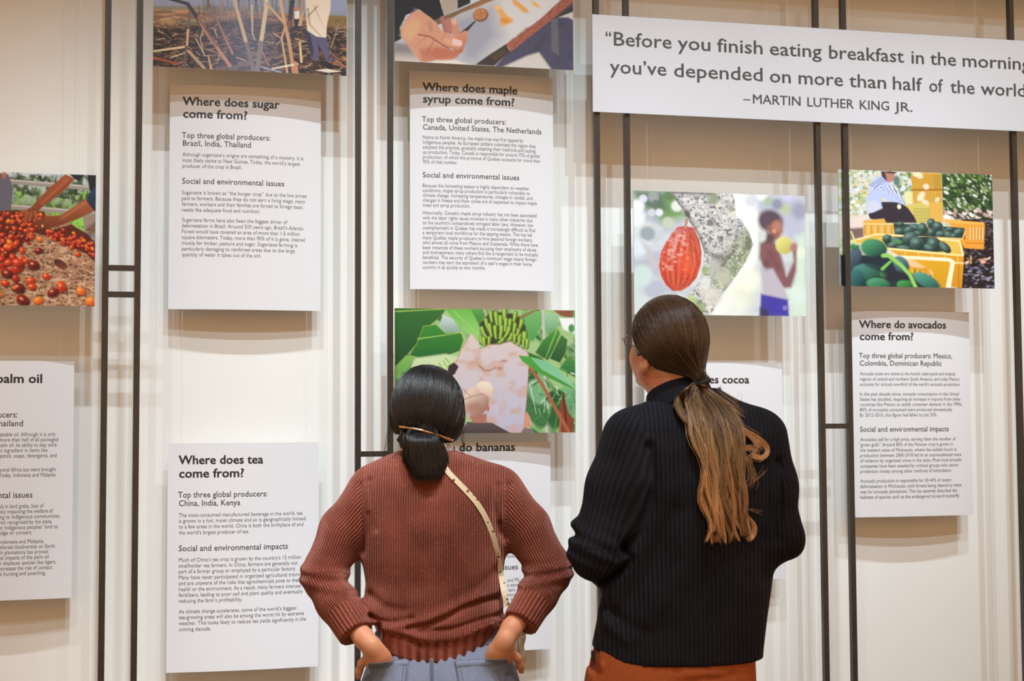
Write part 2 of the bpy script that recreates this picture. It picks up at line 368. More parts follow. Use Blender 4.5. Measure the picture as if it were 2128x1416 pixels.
# ------------------------------------------------------------------ printed photographs (flat prints: colour per vertex on a fine grid)
def lin(c): return np.array(srgb(*c))
class Pic:
    """corners TL, TR, BR, BL in drawing units; n columns, m rows of print dots"""
    def __init__(s, TL, TR, BR, BL, n, m, seed=1):
        u = np.linspace(0, 1, n)[None, :]; v = np.linspace(0, 1, m)[:, None]
        f = lambda k: (TL[k]*(1-u)+TR[k]*u)*(1-v)+(BL[k]*(1-u)+BR[k]*u)*v
        s.X = f(0); s.Y = f(1); s.C = np.zeros((m, n, 3)); s.n = n; s.m = m
        s.px = (TR[0]-TL[0])/n; s.r = np.random.default_rng(seed)
    def fbm(s, sx, sy=None, octv=3, seed=None, rot=0.0):
        sy = sy or sx; r = np.random.default_rng(seed if seed is not None else int(s.r.integers(1e9)))
        c, sn = math.cos(rot), math.sin(rot); U = (s.X*c+s.Y*sn)/sx; V = (-s.X*sn+s.Y*c)/sy; o = np.zeros_like(s.X); a = 1; t = 0
        for k in range(octv):
            g = r.random((64, 64)); x = U*2**k; y = V*2**k
            xi = np.floor(x).astype(int); yi = np.floor(y).astype(int); fx = x-xi; fy = y-yi
            fx = fx*fx*(3-2*fx); fy = fy*fy*(3-2*fy)
            G = lambda i, j: g[(yi+j) % 64, (xi+i) % 64]
            o += a*((G(0, 0)*(1-fx)+G(1, 0)*fx)*(1-fy)+(G(0, 1)*(1-fx)+G(1, 1)*fx)*fy); t += a; a *= 0.55
        return o/t
    def mix(s, cov, col, sl=None):
        col = np.asarray(col, float)
        C = s.C if sl is None else s.C[sl]
        C += cov[..., None]*(col-C)
    def fill(s, c): s.C[:] = lin(c)
    def grad(s, y0, y1, c0, c1, cov=1.0):
        t = np.clip((s.Y-y0)/(y1-y0), 0, 1)[..., None]; col = lin(c0)*(1-t)+lin(c1)*t
        s.C += (np.ones_like(s.X)*cov)[..., None]*(col-s.C)
    def box(s, x0, x1, y0, y1, pad):
        m_ = (s.X > x0-pad) & (s.X < x1+pad) & (s.Y > y0-pad) & (s.Y < y1+pad)
        if not m_.any(): return None
        ys = np.where(m_.any(1))[0]; xs = np.where(m_.any(0))[0]
        return (slice(ys[0], ys[-1]+1), slice(xs[0], xs[-1]+1))
    def sd(s, P, sl):
        X = s.X[sl]; Y = s.Y[sl]; d = np.full(X.shape, 1e18); ins = np.zeros(X.shape, bool); n = len(P)
        for i in range(n):
            ax, ay = P[i]; bx, by = P[(i+1) % n]; ex, ey = bx-ax, by-ay
            t = np.clip(((X-ax)*ex+(Y-ay)*ey)/(ex*ex+ey*ey+1e-12), 0, 1)
            d = np.minimum(d, (X-ax-t*ex)**2+(Y-ay-t*ey)**2)
            if ay != by:
                c = ((ay <= Y) & (by > Y)) | ((by <= Y) & (ay > Y))
                xc = ax+(Y-ay)*ex/(by-ay); ins ^= c & (X < xc)
        d = np.sqrt(d); return np.where(ins, -d, d)
    def poly(s, P, c, soft=None, a=1.0, c2=None, ax=(0, 1), tex=None):
        soft = soft or s.px; xs = [p[0] for p in P]; ys = [p[1] for p in P]
        sl = s.box(min(xs), max(xs), min(ys), max(ys), soft*1.5)
        if sl is None: return
        cov = np.clip(0.5-s.sd(P, sl)/soft, 0, 1)*a
        if tex is not None: cov = cov*tex[sl]
        col = lin(c)
        if c2 is not None:
            w = s.X[sl]*ax[0]+s.Y[sl]*ax[1]; q = [x*ax[0]+y*ax[1] for x, y in P]
            t = np.clip((w-min(q))/(max(q)-min(q)+1e-9), 0, 1)[..., None]; col = col*(1-t)+lin(c2)*t
        s.mix(cov, col, sl)
    def ell(s, cx, cy, rx, ry, c, ang=0.0, soft=None, a=1.0, c2=None, lt=(-0.5, -0.6), tex=None):
        soft = soft or s.px; R_ = max(rx, ry); sl = s.box(cx-R_, cx+R_, cy-R_, cy+R_, soft*1.5)
        if sl is None: return
        co, si = math.cos(ang), math.sin(ang); X = s.X[sl]-cx; Y = s.Y[sl]-cy
        U = (X*co+Y*si)/rx; V = (-X*si+Y*co)/ry; rr = np.sqrt(U*U+V*V)+1e-9
        cov = np.clip(0.5-(rr-1)*min(rx, ry)/soft, 0, 1)*a
        if tex is not None: cov = cov*tex[sl]
        col = lin(c)
        if c2 is not None:
            lu = lt[0]*co+lt[1]*si; lv = -lt[0]*si+lt[1]*co
            t = np.clip(0.5+0.75*(U*lu+V*lv), 0, 1)[..., None]; col = lin(c2)*(1-t)+col*t
        s.mix(cov, col, sl)
    def line(s, P, w, c, w2=None, soft=None, a=1.0, c2=None):
        soft = soft or s.px; w2 = w if w2 is None else w2; n = len(P)-1
        xs = [p[0] for p in P]; ys = [p[1] for p in P]; sl = s.box(min(xs), max(xs), min(ys), max(ys), max(w, w2)+soft*1.5)
        if sl is None: return
        X = s.X[sl]; Y = s.Y[sl]; best = np.full(X.shape, 1e9); T = np.zeros(X.shape)
        for i in range(n):
            ax, ay = P[i]; ex, ey = P[i+1][0]-ax, P[i+1][1]-ay
            t = np.clip(((X-ax)*ex+(Y-ay)*ey)/(ex*ex+ey*ey+1e-12), 0, 1); g = (i+t)/n
            d = np.hypot(X-ax-t*ex, Y-ay-t*ey)-(w*(1-g)+w2*g)/2; k = d < best
            best = np.where(k, d, best); T = np.where(k, g, T)
        cov = np.clip(0.5-best/soft, 0, 1)*a; col = lin(c)
        if c2 is not None: col = col*(1-T[..., None])+lin(c2)*T[..., None]
        s.mix(cov, col, sl)
    def soften(s, k=1):
        for _ in range(k):
            C = s.C.copy(); C[1:-1] = (s.C[:-2]+2*s.C[1:-1]+s.C[2:])/4; D_ = C.copy(); D_[:, 1:-1] = (C[:, :-2]+2*C[:, 1:-1]+C[:, 2:])/4; s.C = D_

m = NT('printed_photograph')
va = m.n('ShaderNodeVertexColor'); va.layer_name = 'Col'
m.l(va, 'Color', m.b, 'Base Color'); m.set(Roughness=0.32); m.b.inputs['Specular IOR Level'].default_value = 0.25
MPHOTO = m.m
MEDGE = simple('photo_board_edge', (0.75, 0.75, 0.76), 0.5)

def photo_board(pic, name, label, x0, x1, z0, z1, Y, zt=ZTOP):
    e = newobj(name, board(name, x0, x1, z0, z1, Y, 0.004, 0.0, MEDGE, nx=1), MEDGE)
    tag(e, label, 'photo', 'large colour photo boards hung between the posts')
    xs = np.linspace(x0, x1, pic.n); zs = np.linspace(z1, z0, pic.m)
    V = np.zeros((pic.m, pic.n, 3)); V[..., 0] = xs[None]; V[..., 2] = zs[:, None]; V[..., 1] = Y-0.0006
    idx = np.arange(pic.m*pic.n).reshape(pic.m, pic.n)
    F = np.stack([idx[:-1, :-1], idx[1:, :-1], idx[1:, 1:], idx[:-1, 1:]], -1).reshape(-1, 4)
    me = mesh_np('printed_picture', V.reshape(-1, 3), F, colors=np.clip(pic.C, 0, 1).reshape(-1, 3))
    newobj('printed_picture', me, MPHOTO, e)
    hang_lines(e, [x0+0.05, x1-0.05], z1, Y+0.002, zt)
    return e

def place(pic, name, label, l, r, my, t, b, tx, Y=0.022, zt=ZTOP):
    x0 = at(l, my, Y)[0]; x1 = at(r, my, Y)[0]
    return photo_board(pic, name, label, x0, x1, at(tx, b, Y)[2], at(tx, t, Y)[2], Y, zt)

R_ = random.Random(5)
# --- burnt sugarcane field (only its lower part is in the frame)
p = Pic((30, -700), (2118, -640), (2100, 795), (18, 720), 300, 205, 11)
p.fill((150, 160, 190)); p.grad(-300, 60, (150, 165, 200), (140, 142, 160))
p.poly([(0, 40), (700, 20), (1400, 60), (2200, 90), (2200, 200), (0, 200)], (128, 120, 96), 30)
p.poly([(0, 90), (2200, 110), (2200, 900), (0, 900)], (122, 92, 68), 40)
g = p.fbm(160, 26, 4); p.mix(np.clip((g-0.45)*5, 0, 1)*(p.Y > 70)*(p.Y < 330), lin((176, 132, 92)))
p.poly([(240, 210), (560, 170), (620, 235), (300, 250)], (136, 138, 96), 60, a=0.8)
p.poly([(0, 260), (500, 240), (700, 180), (1000, 150), (1450, 190), (2200, 240), (2200, 900), (0, 900)], (44, 38, 38), 70)
p.poly([(1900, 90), (2150, 100), (2150, 230), (1900, 210)], (128, 104, 58), 20)
g = p.fbm(60, 14, 4); k = (p.Y > 200); p.mix(np.clip((g-0.56)*6, 0, 0.7)*k, lin((140, 102, 78)))
g = p.fbm(30, 20, 3); p.mix(np.clip((g-0.58)*6, 0, 0.8)*k, lin((24, 20, 22)))
for i in range(420):
    x = R_.uniform(0, 2130); y = R_.uniform(120, 780); l = R_.uniform(20, 120)*(0.4+y/800); a_ = R_.choice([R_.gauss(0, .3), R_.gauss(-.5, .3), R_.gauss(.5, .4)])
    c = R_.choice([(190, 150, 118), (150, 112, 84), (210, 180, 140), (112, 80, 62), (60, 52, 54), (30, 27, 30), (170, 120, 84)])
    p.line([(x, y), (x+l*math.cos(a_), y+l*math.sin(a_))], R_.uniform(3, 9), c, a=0.85)
for i in range(60):
    x = R_.uniform(480, 1650); y = R_.uniform(-40, 40); p.line([(x, y), (x+R_.gauss(0, 30), y+R_.uniform(120, 260))], R_.uniform(4, 9), R_.choice([(84, 70, 68), (140, 116, 98), (60, 54, 60)]), a=0.8)
for x in range(520, 1700, 40): p.line([(x+R_.gauss(0, 12), -640), (x+R_.gauss(0, 30), 60)], R_.uniform(8, 18), R_.choice([(90, 84, 70), (150, 130, 96), (104, 110, 72)]))
# the long canes
p.line([(150, -60), (380, 0), (505, 190)], 30, (52, 48, 56), 48)
p.line([(505, 160), (560, 290), (680, 470), (830, 700)], 44, (160, 104, 84), 34, c2=(196, 140, 100))
p.line([(505, 170), (690, 480)], 14, (110, 72, 64))
p.line([(620, 0), (720, 240), (860, 560)], 22, (120, 86, 76), 26, c2=(178, 122, 88))
p.line([(840, -260), (900, 20), (1010, 440)], 34, (214, 182, 138), 38); p.line([(1010, 440), (1090, 770)], 40, (120, 104, 92), 46)
p.line([(1240, -300), (1225, 20), (1165, 430)], 46, (220, 196, 150), 44); p.line([(1165, 430), (1120, 780)], 56, (128, 116, 104), 46)
p.line([(1070, 0), (1075, 320), (1100, 400)], 24, (208, 186, 140), 8); p.line([(1230, -30), (1420, 190)], 26, (208, 170, 118))
p.line([(1370, -200), (1400, 60), (1470, 400), (1525, 790)], 30, (216, 182, 128), 42, c2=(186, 130, 92))
p.line([(1440, 200), (1390, 370), (1450, 770)], 22, (198, 140, 104), 22, c2=(206, 166, 120))
p.line([(400, 80), (380, 380), (345, 740)], 16, (104, 82, 74), 26); p.line([(385, 300), (375, 470)], 24, (206, 164, 120), 24)
p.line([(18, 550), (340, 495)], 18, (212, 188, 146), 24); p.line([(390, 540), (560, 735)], 32, (178, 146, 108), 34); p.line([(200, 620), (350, 560)], 10, (216, 190, 150))
p.line([(545, 300), (515, 400), (550, 560)], 16, (168, 156, 128), 10); p.line([(1590, 410), (1605, 640)], 22, (214, 184, 130), 26)
p.line([(1290, 725), (1560, 665)], 18, (228, 214, 188), 22); p.line([(1170, 705), (1380, 765)], 14, (176, 176, 186)); p.line([(830, 740), (1060, 630)], 40, (104, 88, 80), 22)
p.line([(1540, 650), (1560, 780)], 30, (196, 130, 88)); p.line([(18, 620), (280, 690)], 26, (150, 76, 50)); p.line([(1170, 510), (1250, 690)], 18, (168, 114, 84)); p.line([(600, 590), (630, 740)], 12, (210, 160, 120), 26)
for q in [((900, 600), (1000, 640)), ((1300, 310), (1400, 380)), ((670, 285), (690, 360)), ((470, 400), (560, 580)), ((1540, 370), (1640, 400))]: p.line(list(q), 12, (200, 168, 128))
# cutters
p.ell(1562, 22, 28, 20, (206, 110, 50)); p.poly([(1535, 50), (1590, 45), (1585, 130), (1535, 150)], (226, 220, 210)); p.poly([(1525, 140), (1590, 140), (1575, 230), (1535, 230)], (40, 36, 44))
p.poly([(1490, -80), (1540, -80), (1500, 200), (1450, 220)], (54, 46, 50)); p.line([(1480, 170), (1465, 270)], 24, (140, 80, 56))
p.poly([(1640, 40), (1610, 220), (1570, 220), (1600, 90)], (196, 160, 124))
p.poly([(1640, 270), (1880, 330), (1900, 430), (1960, 610), (1890, 640), (1790, 420), (1800, 610), (1720, 610), (1690, 490)], (86, 84, 112)); p.poly([(1640, 270), (1700, 300), (1740, 500), (1730, 600), (1690, 490)], (52, 50, 70))
p.poly([(1640, -400), (1950, -400), (1930, 20), (1890, 190), (1880, 350), (1770, 340), (1670, 270), (1660, 60)], (222, 206, 184)); p.line([(1680, 20), (1700, 200), (1820, 330)], 30, (180, 158, 134), 10); p.line([(1750, -20), (1860, 240)], 16, (190, 170, 146), 6)
p.line([(1790, -20), (1680, 110)], 10, (90, 66, 50)); p.poly([(1720, 620), (1800, 620), (1800, 700), (1730, 700)], (60, 48, 44)); p.poly([(1880, 630), (1950, 630), (1960, 720), (1880, 720)], (34, 32, 40))
p.line([(2100, 390), (1900, 590)], 16, (70, 52, 44)); p.poly([(1760, 735), (1880, 715), (2050, 745), (1900, 760)], (214, 206, 188)); p.line([(2020, 190), (1930, 470)], 10, (160, 136, 110))
for i in range(24):
    x = R_.uniform(1880, 2080); y = R_.uniform(420, 640); p.line([(x, y), (x+R_.uniform(60, 160), y+R_.uniform(20, 90))], R_.uniform(6, 14), R_.choice([(190, 124, 90), (150, 96, 72), (48, 38, 36)]))
p.ell(1790, -470, 90, 70, (70, 58, 52)); p.poly([(1650, -520), (1900, -520), (1860, -600), (1700, -600)], (190, 170, 120))
p.mix(np.exp(-((p.X-1000)/430)**2)*0.30*(p.Y > -50), lin((150, 160, 190)))
place(p, 'sugarcane_photo', 'photo board of a burnt sugarcane field, cutter in blue trousers, above the sugar panel', 318.5, 720, 100, -122, 138, 320)

# --- hand rolling maple taffy on snow
p = Pic((20, -770), (2125, -680), (2108, 808), (20, 703), 290, 205, 12)
p.fill((206, 206, 204)); g = p.fbm(90, 90, 4)
p.poly([(450, -900), (2300, -900), (2300, 0), (1960, 0), (960, 745), (640, 745), (420, 420), (480, 240)], (206, 206, 204), 8)
p.poly([(600, 180), (1180, 40), (1260, 420), (1000, 745), (780, 745), (700, 400)], (150, 152, 166), 260, a=0.9)
p.poly([(1950, 0), (2200, -160), (2200, 900), (1150, 800), (1330, 590)], (70, 70, 92), 20); p.mix(np.clip((g-0.5)*2, 0, 0.4)*(p.X-1150 > (780-p.Y)*1.0), lin((50, 50, 66)))
p.poly([(1230, 790), (1560, 640), (1700, 600), (1850, 810)], (206, 200, 192), 30); p.poly([(1940, 180), (2150, 90), (2150, 230), (2060, 180)], (196, 192, 190), 20)
p.poly([(1850, 180), (1930, 160), (1940, 640), (1850, 580)], (96, 94, 104), 14); p.poly([(1980, 130), (2128, 30), (2128, 110), (1800, 230)], (52, 50, 50), 14)
p.poly([(20, 500), (250, 560), (420, 703), (20, 715)], (190, 180, 166), 60); p.poly([(0, 480), (200, 480), (240, 640), (0, 620)], (96, 92, 102), 90, a=0.7)
p.poly([(400, 700), (700, 690), (900, 745), (380, 730)], (222, 216, 204), 16)
# wooden trough rails
p.poly([(470, 235), (780, 100), (1000, 0), (1700, -300), (1760, -260), (1120, 10), (800, 140), (520, 290)], (112, 92, 70), 6, c2=(150, 104, 60), ax=(1, 0))
p.poly([(960, 50), (1040, 0), (1120, 0), (1000, 70), (840, 125)], (160, 112, 56), 16)
p.poly([(1315, 500), (1700, 220), (1960, -10), (2128, -120), (2128, -20), (1960, 130), (1365, 595)], (160, 92, 72), 5); p.mix(np.clip((p.fbm(40, 18, 3, rot=-0.65)-0.52)*5, 0, 0.5)*(p.X > 1315)*(p.Y < 600)*((p.X-1340)*0.72+(p.Y-590) < 0)*((p.X-1300)*0.78+(p.Y-500) > 0), lin((112, 62, 54)))
p.poly([(950, 745), (1110, 630), (1315, 500), (1350, 590), (1170, 760)], (52, 44, 38), 6); p.poly([(1120, 650), (1300, 560), (1310, 600), (1180, 700)], (86, 64, 46), 30, a=0.7)
# taffy
p.poly([(1170, 55), (1220, 45), (1290, 120), (1330, 170), (1400, 210), (1395, 250), (1330, 265), (1300, 295), (1240, 280), (1255, 200), (1215, 120)], (226, 166, 84), 22); p.ell(1300, 230, 60, 30, (206, 128, 46), 0.2, 30, 0.7); p.ell(1210, 75, 30, 22, (240, 196, 120), soft=20, a=.8)
p.poly([(1390, -30), (1460, 0), (1560, 80), (1600, 130), (1520, 135), (1480, 90), (1400, 30)], (222, 160, 84), 18); p.poly([(1610, -10), (1680, 10), (1735, 80), (1640, 45)], (228, 170, 90), 18)
# coat, sleeve, cuff
p.poly([(0, -900), (420, -900), (540, 0), (590, 180), (470, 240), (300, 110), (150, 180), (80, 330), (100, 450), (0, 500)], (17, 17, 23), 8)
p.poly([(740, -400), (900, -400), (895, 30), (745, 100)], (34, 32, 40), 10); p.poly([(540, -200), (740, -200), (745, 100), (600, 175), (560, 90)], (170, 160, 146), 14)
for i in range(60):
    t = i/60.; x = 70+200*t+R_.gauss(0, 8); y = 430-330*t**0.8+R_.gauss(0, 12); p.line([(x-16, y-14), (x+22, y+16)], 7, R_.choice([(90, 94, 124), (56, 58, 80), (120, 124, 150), (30, 30, 44)]), a=.8)
# spoon
p.line([(740, 430), (860, 330), (950, 240)], 56, (26, 24, 26), 14); p.ell(1015, 165, 92, 78, (168, 106, 62), -0.3, c2=(110, 62, 40)); p.ell(1012, 158, 78, 62, (190, 128, 78), -0.3, soft=18)
for i in range(40): p.ell(1015+R_.gauss(0, 38), 160+R_.gauss(0, 30), 5, 5, (120, 70, 44), a=.6)
# hand
SK = (206, 148, 118)
p.poly([(720, 440), (800, 360), (850, 350), (868, 400), (850, 470), (800, 600), (730, 640), (690, 560)], (204, 140, 112), 10, c2=(176, 100, 76))
for (a_, b_, w_, c_) in [((570, 210), (610, 350), 52, (168, 110, 96)), ((640, 230), (660, 360), 54, (176, 116, 98)), ((705, 240), (730, 390), 70, (196, 138, 116))]:
    p.line([a_, b_], w_, c_, w_*1.25, soft=10)
p.ell(706, 245, 32, 38, (216, 170, 150), soft=16)
p.poly([(280, 112), (340, 140), (430, 200), (510, 280), (560, 350), (640, 390), (740, 440), (800, 480), (790, 540), (740, 570), (620, 545), (560, 520), (740, 600), (750, 650), (690, 690), (560, 695), (500, 690), (430, 712), (330, 715), (290, 690), (230, 600), (170, 520), (100, 440), (98, 330), (150, 230), (220, 150)], SK, 8)
p.poly([(100, 330), (220, 200), (330, 240), (300, 380), (180, 480), (110, 430)], (216, 168, 128), 70, a=.8)
p.poly([(480, 540), (640, 560), (760, 600), (740, 660), (560, 690), (480, 690), (400, 620)], (180, 96, 70), 50, a=.8); p.poly([(300, 560), (440, 540), (460, 700), (330, 710)], (184, 104, 80), 50, a=.7)
p.line([(290, 400), (420, 420), (560, 510), (640, 560)], 18, (122, 62, 46), 14, soft=14, a=.85); p.line([(380, 430), (320, 470), (240, 560)], 10, (150, 88, 66), 4, soft=10, a=.7); p.line([(470, 470), (420, 560), (370, 640)], 14, (140, 84, 68), 8, soft=14, a=.7)
p.line([(560, 520), (700, 555), (780, 540)], 10, (140, 76, 58), 10, soft=8, a=.7); p.line([(600, 380), (560, 460)], 8, (160, 100, 78), soft=8, a=.6); p.line([(420, 260), (440, 350)], 34, (158, 118, 100), 40, soft=30, a=.6)
p.line([(620, 470), (760, 520)], 60, (222, 164, 134), 50, soft=40, a=.7); p.poly([(690, 440), (790, 470), (800, 510), (770, 530), (690, 520), (680, 490)], (232, 196, 182), 8)
for i in range(26):
    x = R_.uniform(180, 480); y = R_.uniform(180, 640); p.line([(x, y), (x+R_.uniform(20, 70), y+R_.uniform(-40, 40))], 4, (178, 122, 96), soft=8, a=.4)
p.mix(np.clip((p.Y+60)/700, 0, 1)*0.12, lin((90, 80, 80)))
place(p, 'maple_taffy_photo', 'photo board of a hand rolling golden taffy on snow in a wooden trough', 820, 1191, 100, -140, 126.5, 821)

# --- hands sorting palm fruit
p = Pic((-985, 10), (957, 62), (940, 1378), (-1000, 1372), 300, 215, 13)
p.fill((176, 150, 126)); p.grad(0, 420, (206, 214, 220), (120, 150, 84))
g = p.fbm(60, 80, 4); p.mix(np.clip((g-0.42)*5, 0, 1)*(p.Y < 430)*(p.Y > 60), lin((72, 92, 60))); g = p.fbm(30, 50, 3); p.mix(np.clip((g-0.55)*6, 0, 1)*(p.Y < 500)*(p.Y > 230), lin((140, 186, 76)))
for (cx, cy) in [(400, 130), (150, 120), (290, 270), (620, 300), (760, 260), (-400, 200), (-700, 240)]:
    for i in range(26):
        a_ = R_.uniform(-3.0, 0.1); l = R_.uniform(60, 130); p.line([(cx, cy), (cx+l*math.cos(a_)*.6, cy+l*math.sin(a_)*.7), (cx+l*math.cos(a_), cy+l*math.sin(a_)*.7+20)], 9, R_.choice([(44, 62, 44), (70, 96, 60), (30, 46, 36)]), 3)
p.poly([(690, 520), (860, 470), (860, 660), (720, 600)], (140, 200, 90), 20)
p.poly([(-1000, 480), (0, 440), (400, 430), (700, 560), (960, 700), (960, 1400), (-1000, 1400)], (170, 128, 98), 20)
g = p.fbm(46, 26, 4); p.mix(np.clip((g-0.5)*6, 0, 1)*(p.Y > 640), lin((206, 168, 134))); g = p.fbm(22, 14, 4); p.mix(np.clip((g-0.56)*9, 0, .9)*(p.Y > 560), lin((84, 52, 40)))
for y0, sl_ in ((112, 1), (365, 1)): 
    p.line([(-1000, y0-60), (100, y0+20), (960, y0+85)], 50, (150, 142, 134)); p.line([(-1000, y0-72), (100, y0+8), (960, y0+73)], 14, (190, 184, 176), soft=10)
p.poly([(-80, 40), (60, 60), (105, 200), (80, 480), (-80, 500)], (100, 98, 110), 10); p.poly([(0, 30), (40, 40), (20, 100), (0, 100)], (190, 110, 70))
p.poly([(820, 480), (960, 460), (960, 660), (840, 640)], (150, 132, 116), 12); p.poly([(840, 620), (960, 520), (960, 650)], (120, 92, 74), 12); p.line([(850, 660), (960, 690)], 30, (120, 130, 144))
# the dark bunch and bank
p.poly([(-1000, 520), (100, 420), (420, 430), (500, 620), (700, 560), (880, 660), (960, 760), (950, 940), (860, 860), (620, 760), (520, 700), (360, 660), (260, 620), (200, 800), (100, 900), (-1000, 1000)], (92, 40, 30), 18)
def fruit(x, y, r, a_, kind):
    c = [((236, 84, 40), (150, 30, 22)), ((222, 60, 38), (120, 22, 22)), ((246, 150, 50), (206, 70, 30)), ((150, 40, 34), (64, 20, 24))][kind]
    p.ell(x+r*.08, y+r*.14, r*1.1, r*.85, (50, 24, 20), a_, soft=8, a=.7); p.ell(x, y, r, r*.72, c[0], a_, c2=c[1]); p.ell(x-r*.25, y-r*.25, r*.3, r*.18, (255, 190, 140), a_, soft=6, a=.6)
for i in range(420):
    y = R_.uniform(440, 1010); xm = 400 if y < 700 else 400-(y-700)*.55; x = R_.uniform(-980, xm)
    if 200 < x and y > 770: continue
    fruit(x, y, 16+(y-430)*.05+R_.uniform(0, 6), R_.uniform(-1.2, 1.4), R_.choice([0, 0, 0, 1, 1, 2, 3]))
for i in range(90):
    t = R_.random(); x = 460+480*t; y = 640+170*t+R_.gauss(0, 34)
    fruit(min(x, 930), y, R_.uniform(18, 28), R_.uniform(-.6, 1.2), R_.choice([0, 1, 1, 2]))
for i in range(120):
    x = R_.uniform(150, 900); y = 560+abs(x-300)*.25+R_.gauss(0, 60); p.line([(x, y), (x+R_.gauss(0, 30), y+R_.gauss(0, 20))], 5, (46, 26, 24), a=.8)
for i in range(60): fruit(R_.uniform(-980, -20), R_.uniform(1000, 1360), R_.uniform(36, 56), R_.uniform(-1, 1), R_.choice([0, 1, 2, 3]))
for f_ in [(365, 828, 44, .1, 3), (770, 860, 34, 0, 0), (315, 970, 62, .25, 3), (445, 1085, 44, .3, 0), (285, 1130, 50, -.1, 0), (300, 1190, 46, 0, 0), (600, 1185, 62, 1.2, 0), (515, 1245, 60, -.3, 3), (800, 1228, 52, .6, 2), (905, 1328, 62, .1, 2), (160, 1200, 68, .2, 3), (30, 1155, 46, .3, 0), (365, 1325, 50, -.1, 2), (210, 1325, 70, .6, 3), (130, 1100, 50, .8, 1), (50, 1060, 60, .2, 3), (150, 1010, 62, -.3, 1), (150, 950, 56, .2, 0), (60, 950, 44, 0, 0), (235, 930, 36, 0, 0), (120, 1200, 22, .3, 2)]: fruit(*f_)
p.ell(590, 960, 76, 40, (64, 48, 42), .5, c2=(120, 60, 44))
# arms
A1 = (158, 84, 54); A2 = (112, 52, 34)
p.poly([(640, 55), (740, 100), (640, 210), (400, 390), (370, 420), (320, 520), (280, 530), (240, 540), (215, 520), (205, 440), (300, 380), (360, 310), (500, 170)], A1, 8, c2=A2, ax=(.5, 1))
for q in [((330, 440), (340, 520)), ((290, 450), (270, 530)), ((250, 440), (230, 530)), ((215, 430), (180, 450))]: p.line(list(q), 30, A1, 20); 
p.poly([(850, 300), (950, 420), (760, 510), (620, 560), (480, 600), (340, 612), (330, 590), (380, 570), (290, 580), (285, 560), (420, 530), (310, 545), (330, 515), (430, 500), (400, 480), (590, 470), (700, 400)], (164, 92, 62), 8, c2=A2)
p.line([(290, 570), (400, 555)], 6, (90, 44, 34)); p.line([(340, 600), (460, 580)], 6, (90, 44, 34)); p.line([(330, 525), (430, 520)], 5, (90, 44, 34)); p.ell(405, 578, 9, 14, (230, 190, 110))
p.line([(600, 500), (850, 340)], 22, (192, 112, 72), 26, soft=24, a=.6); p.line([(400, 350), (660, 110)], 20, (184, 106, 70), 26, soft=24, a=.6)
p.poly([(680, 55), (840, 60), (790, 125), (745, 110)], (34, 36, 46)); p.poly([(865, 60), (960, 62), (955, 220), (890, 220)], (36, 38, 46)); p.poly([(870, 260), (960, 170), (955, 440), (860, 330)], (44, 66, 92), 8, c2=(28, 40, 60))
place(p, 'palm_fruit_photo', 'photo board of two hands sorting red palm fruit, cut by the edge of the picture', -203, 198, 500, 364, 637, 197)

# --- banana harvest
p = Pic((85, 87), (1817, 118), (1805, 1285), (83, 1290), 300, 205, 14)
p.fill((150, 184, 126)); g = p.fbm(260, 170, 3, rot=.6); p.mix(np.clip((g-0.45)*4, 0, 1), lin((92, 146, 76))); g = p.fbm(160, 60, 3, rot=.8); p.mix(np.clip((g-0.52)*4, 0, 1), lin((50, 100, 54)))
G1 = (62, 126, 48); G2 = (24, 74, 42); G3 = (120, 176, 84)
def leaf(P, c, c2, ax=(0, 1), rib=None, edge=(170, 180, 70)):
    p.poly(P, edge, 9); p.poly([(x+(sum(q[0] for q in P)/len(P)-x)*.015, y+(sum(q[1] for q in P)/len(P)-y)*.015) for x, y in P], c, 6, c2=c2, ax=ax)
    if rib:
        p.line(rib, 12, (150, 190, 90), 6)
        for k in range(14):
            t = k/14; (ax_, ay_), (bx_, by_) = rib[0], rib[-1]; x = ax_+(bx_-ax_)*t; y = ay_+(by_-ay_)*t
            for sg in (-1, 1): p.line([(x, y), (x+(bx_-ax_)*.10-sg*(by_-ay_)*.22, y+(by_-ay_)*.10+sg*(bx_-ax_)*.22)], 4, c2, a=.35, soft=8)
leaf([(560, 100), (800, 95), (890, 260), (880, 400), (720, 300)], (96, 168, 70), (140, 196, 110), rib=[(640, 120), (890, 360)])
leaf([(800, 100), (950, 100), (930, 180), (880, 250)], (80, 150, 66), (60, 120, 60))
leaf([(540, 150), (640, 200), (700, 320), (480, 330)], (190, 204, 200), (130, 160, 140), edge=(170, 190, 150))
leaf([(80, 85), (575, 95), (520, 170), (420, 250), (355, 262), (300, 420), (190, 550), (85, 660)], (50, 106, 48), (22, 66, 42), rib=[(90, 120), (560, 100)])
leaf([(355, 262), (470, 245), (560, 330), (715, 330), (735, 400), (700, 500), (540, 560), (380, 585), (220, 540), (290, 430)], (60, 132, 50), (30, 92, 48), rib=[(300, 385), (715, 325)])
p.poly([(83, 600), (200, 560), (120, 700), (83, 720)], (30, 70, 40), 12)
leaf([(90, 650), (190, 545), (270, 550), (210, 640), (100, 750)], (120, 170, 84), (90, 150, 70)); p.poly([(270, 570), (560, 530), (690, 560), (640, 760), (240, 650)], (190, 206, 160), 24)
for q in [((540, 600), (580, 660)), ((500, 620), (540, 680)), ((560, 570), (600, 620))]: p.line(list(q), 14, (140, 180, 90))
leaf([(1290, 130), (1510, 120), (1490, 260), (1400, 420), (1300, 330)], (110, 170, 96), (70, 140, 80)); leaf([(1520, 130), (1680, 160), (1640, 300), (1560, 360), (1500, 290)], (150, 190, 150), (90, 150, 100))
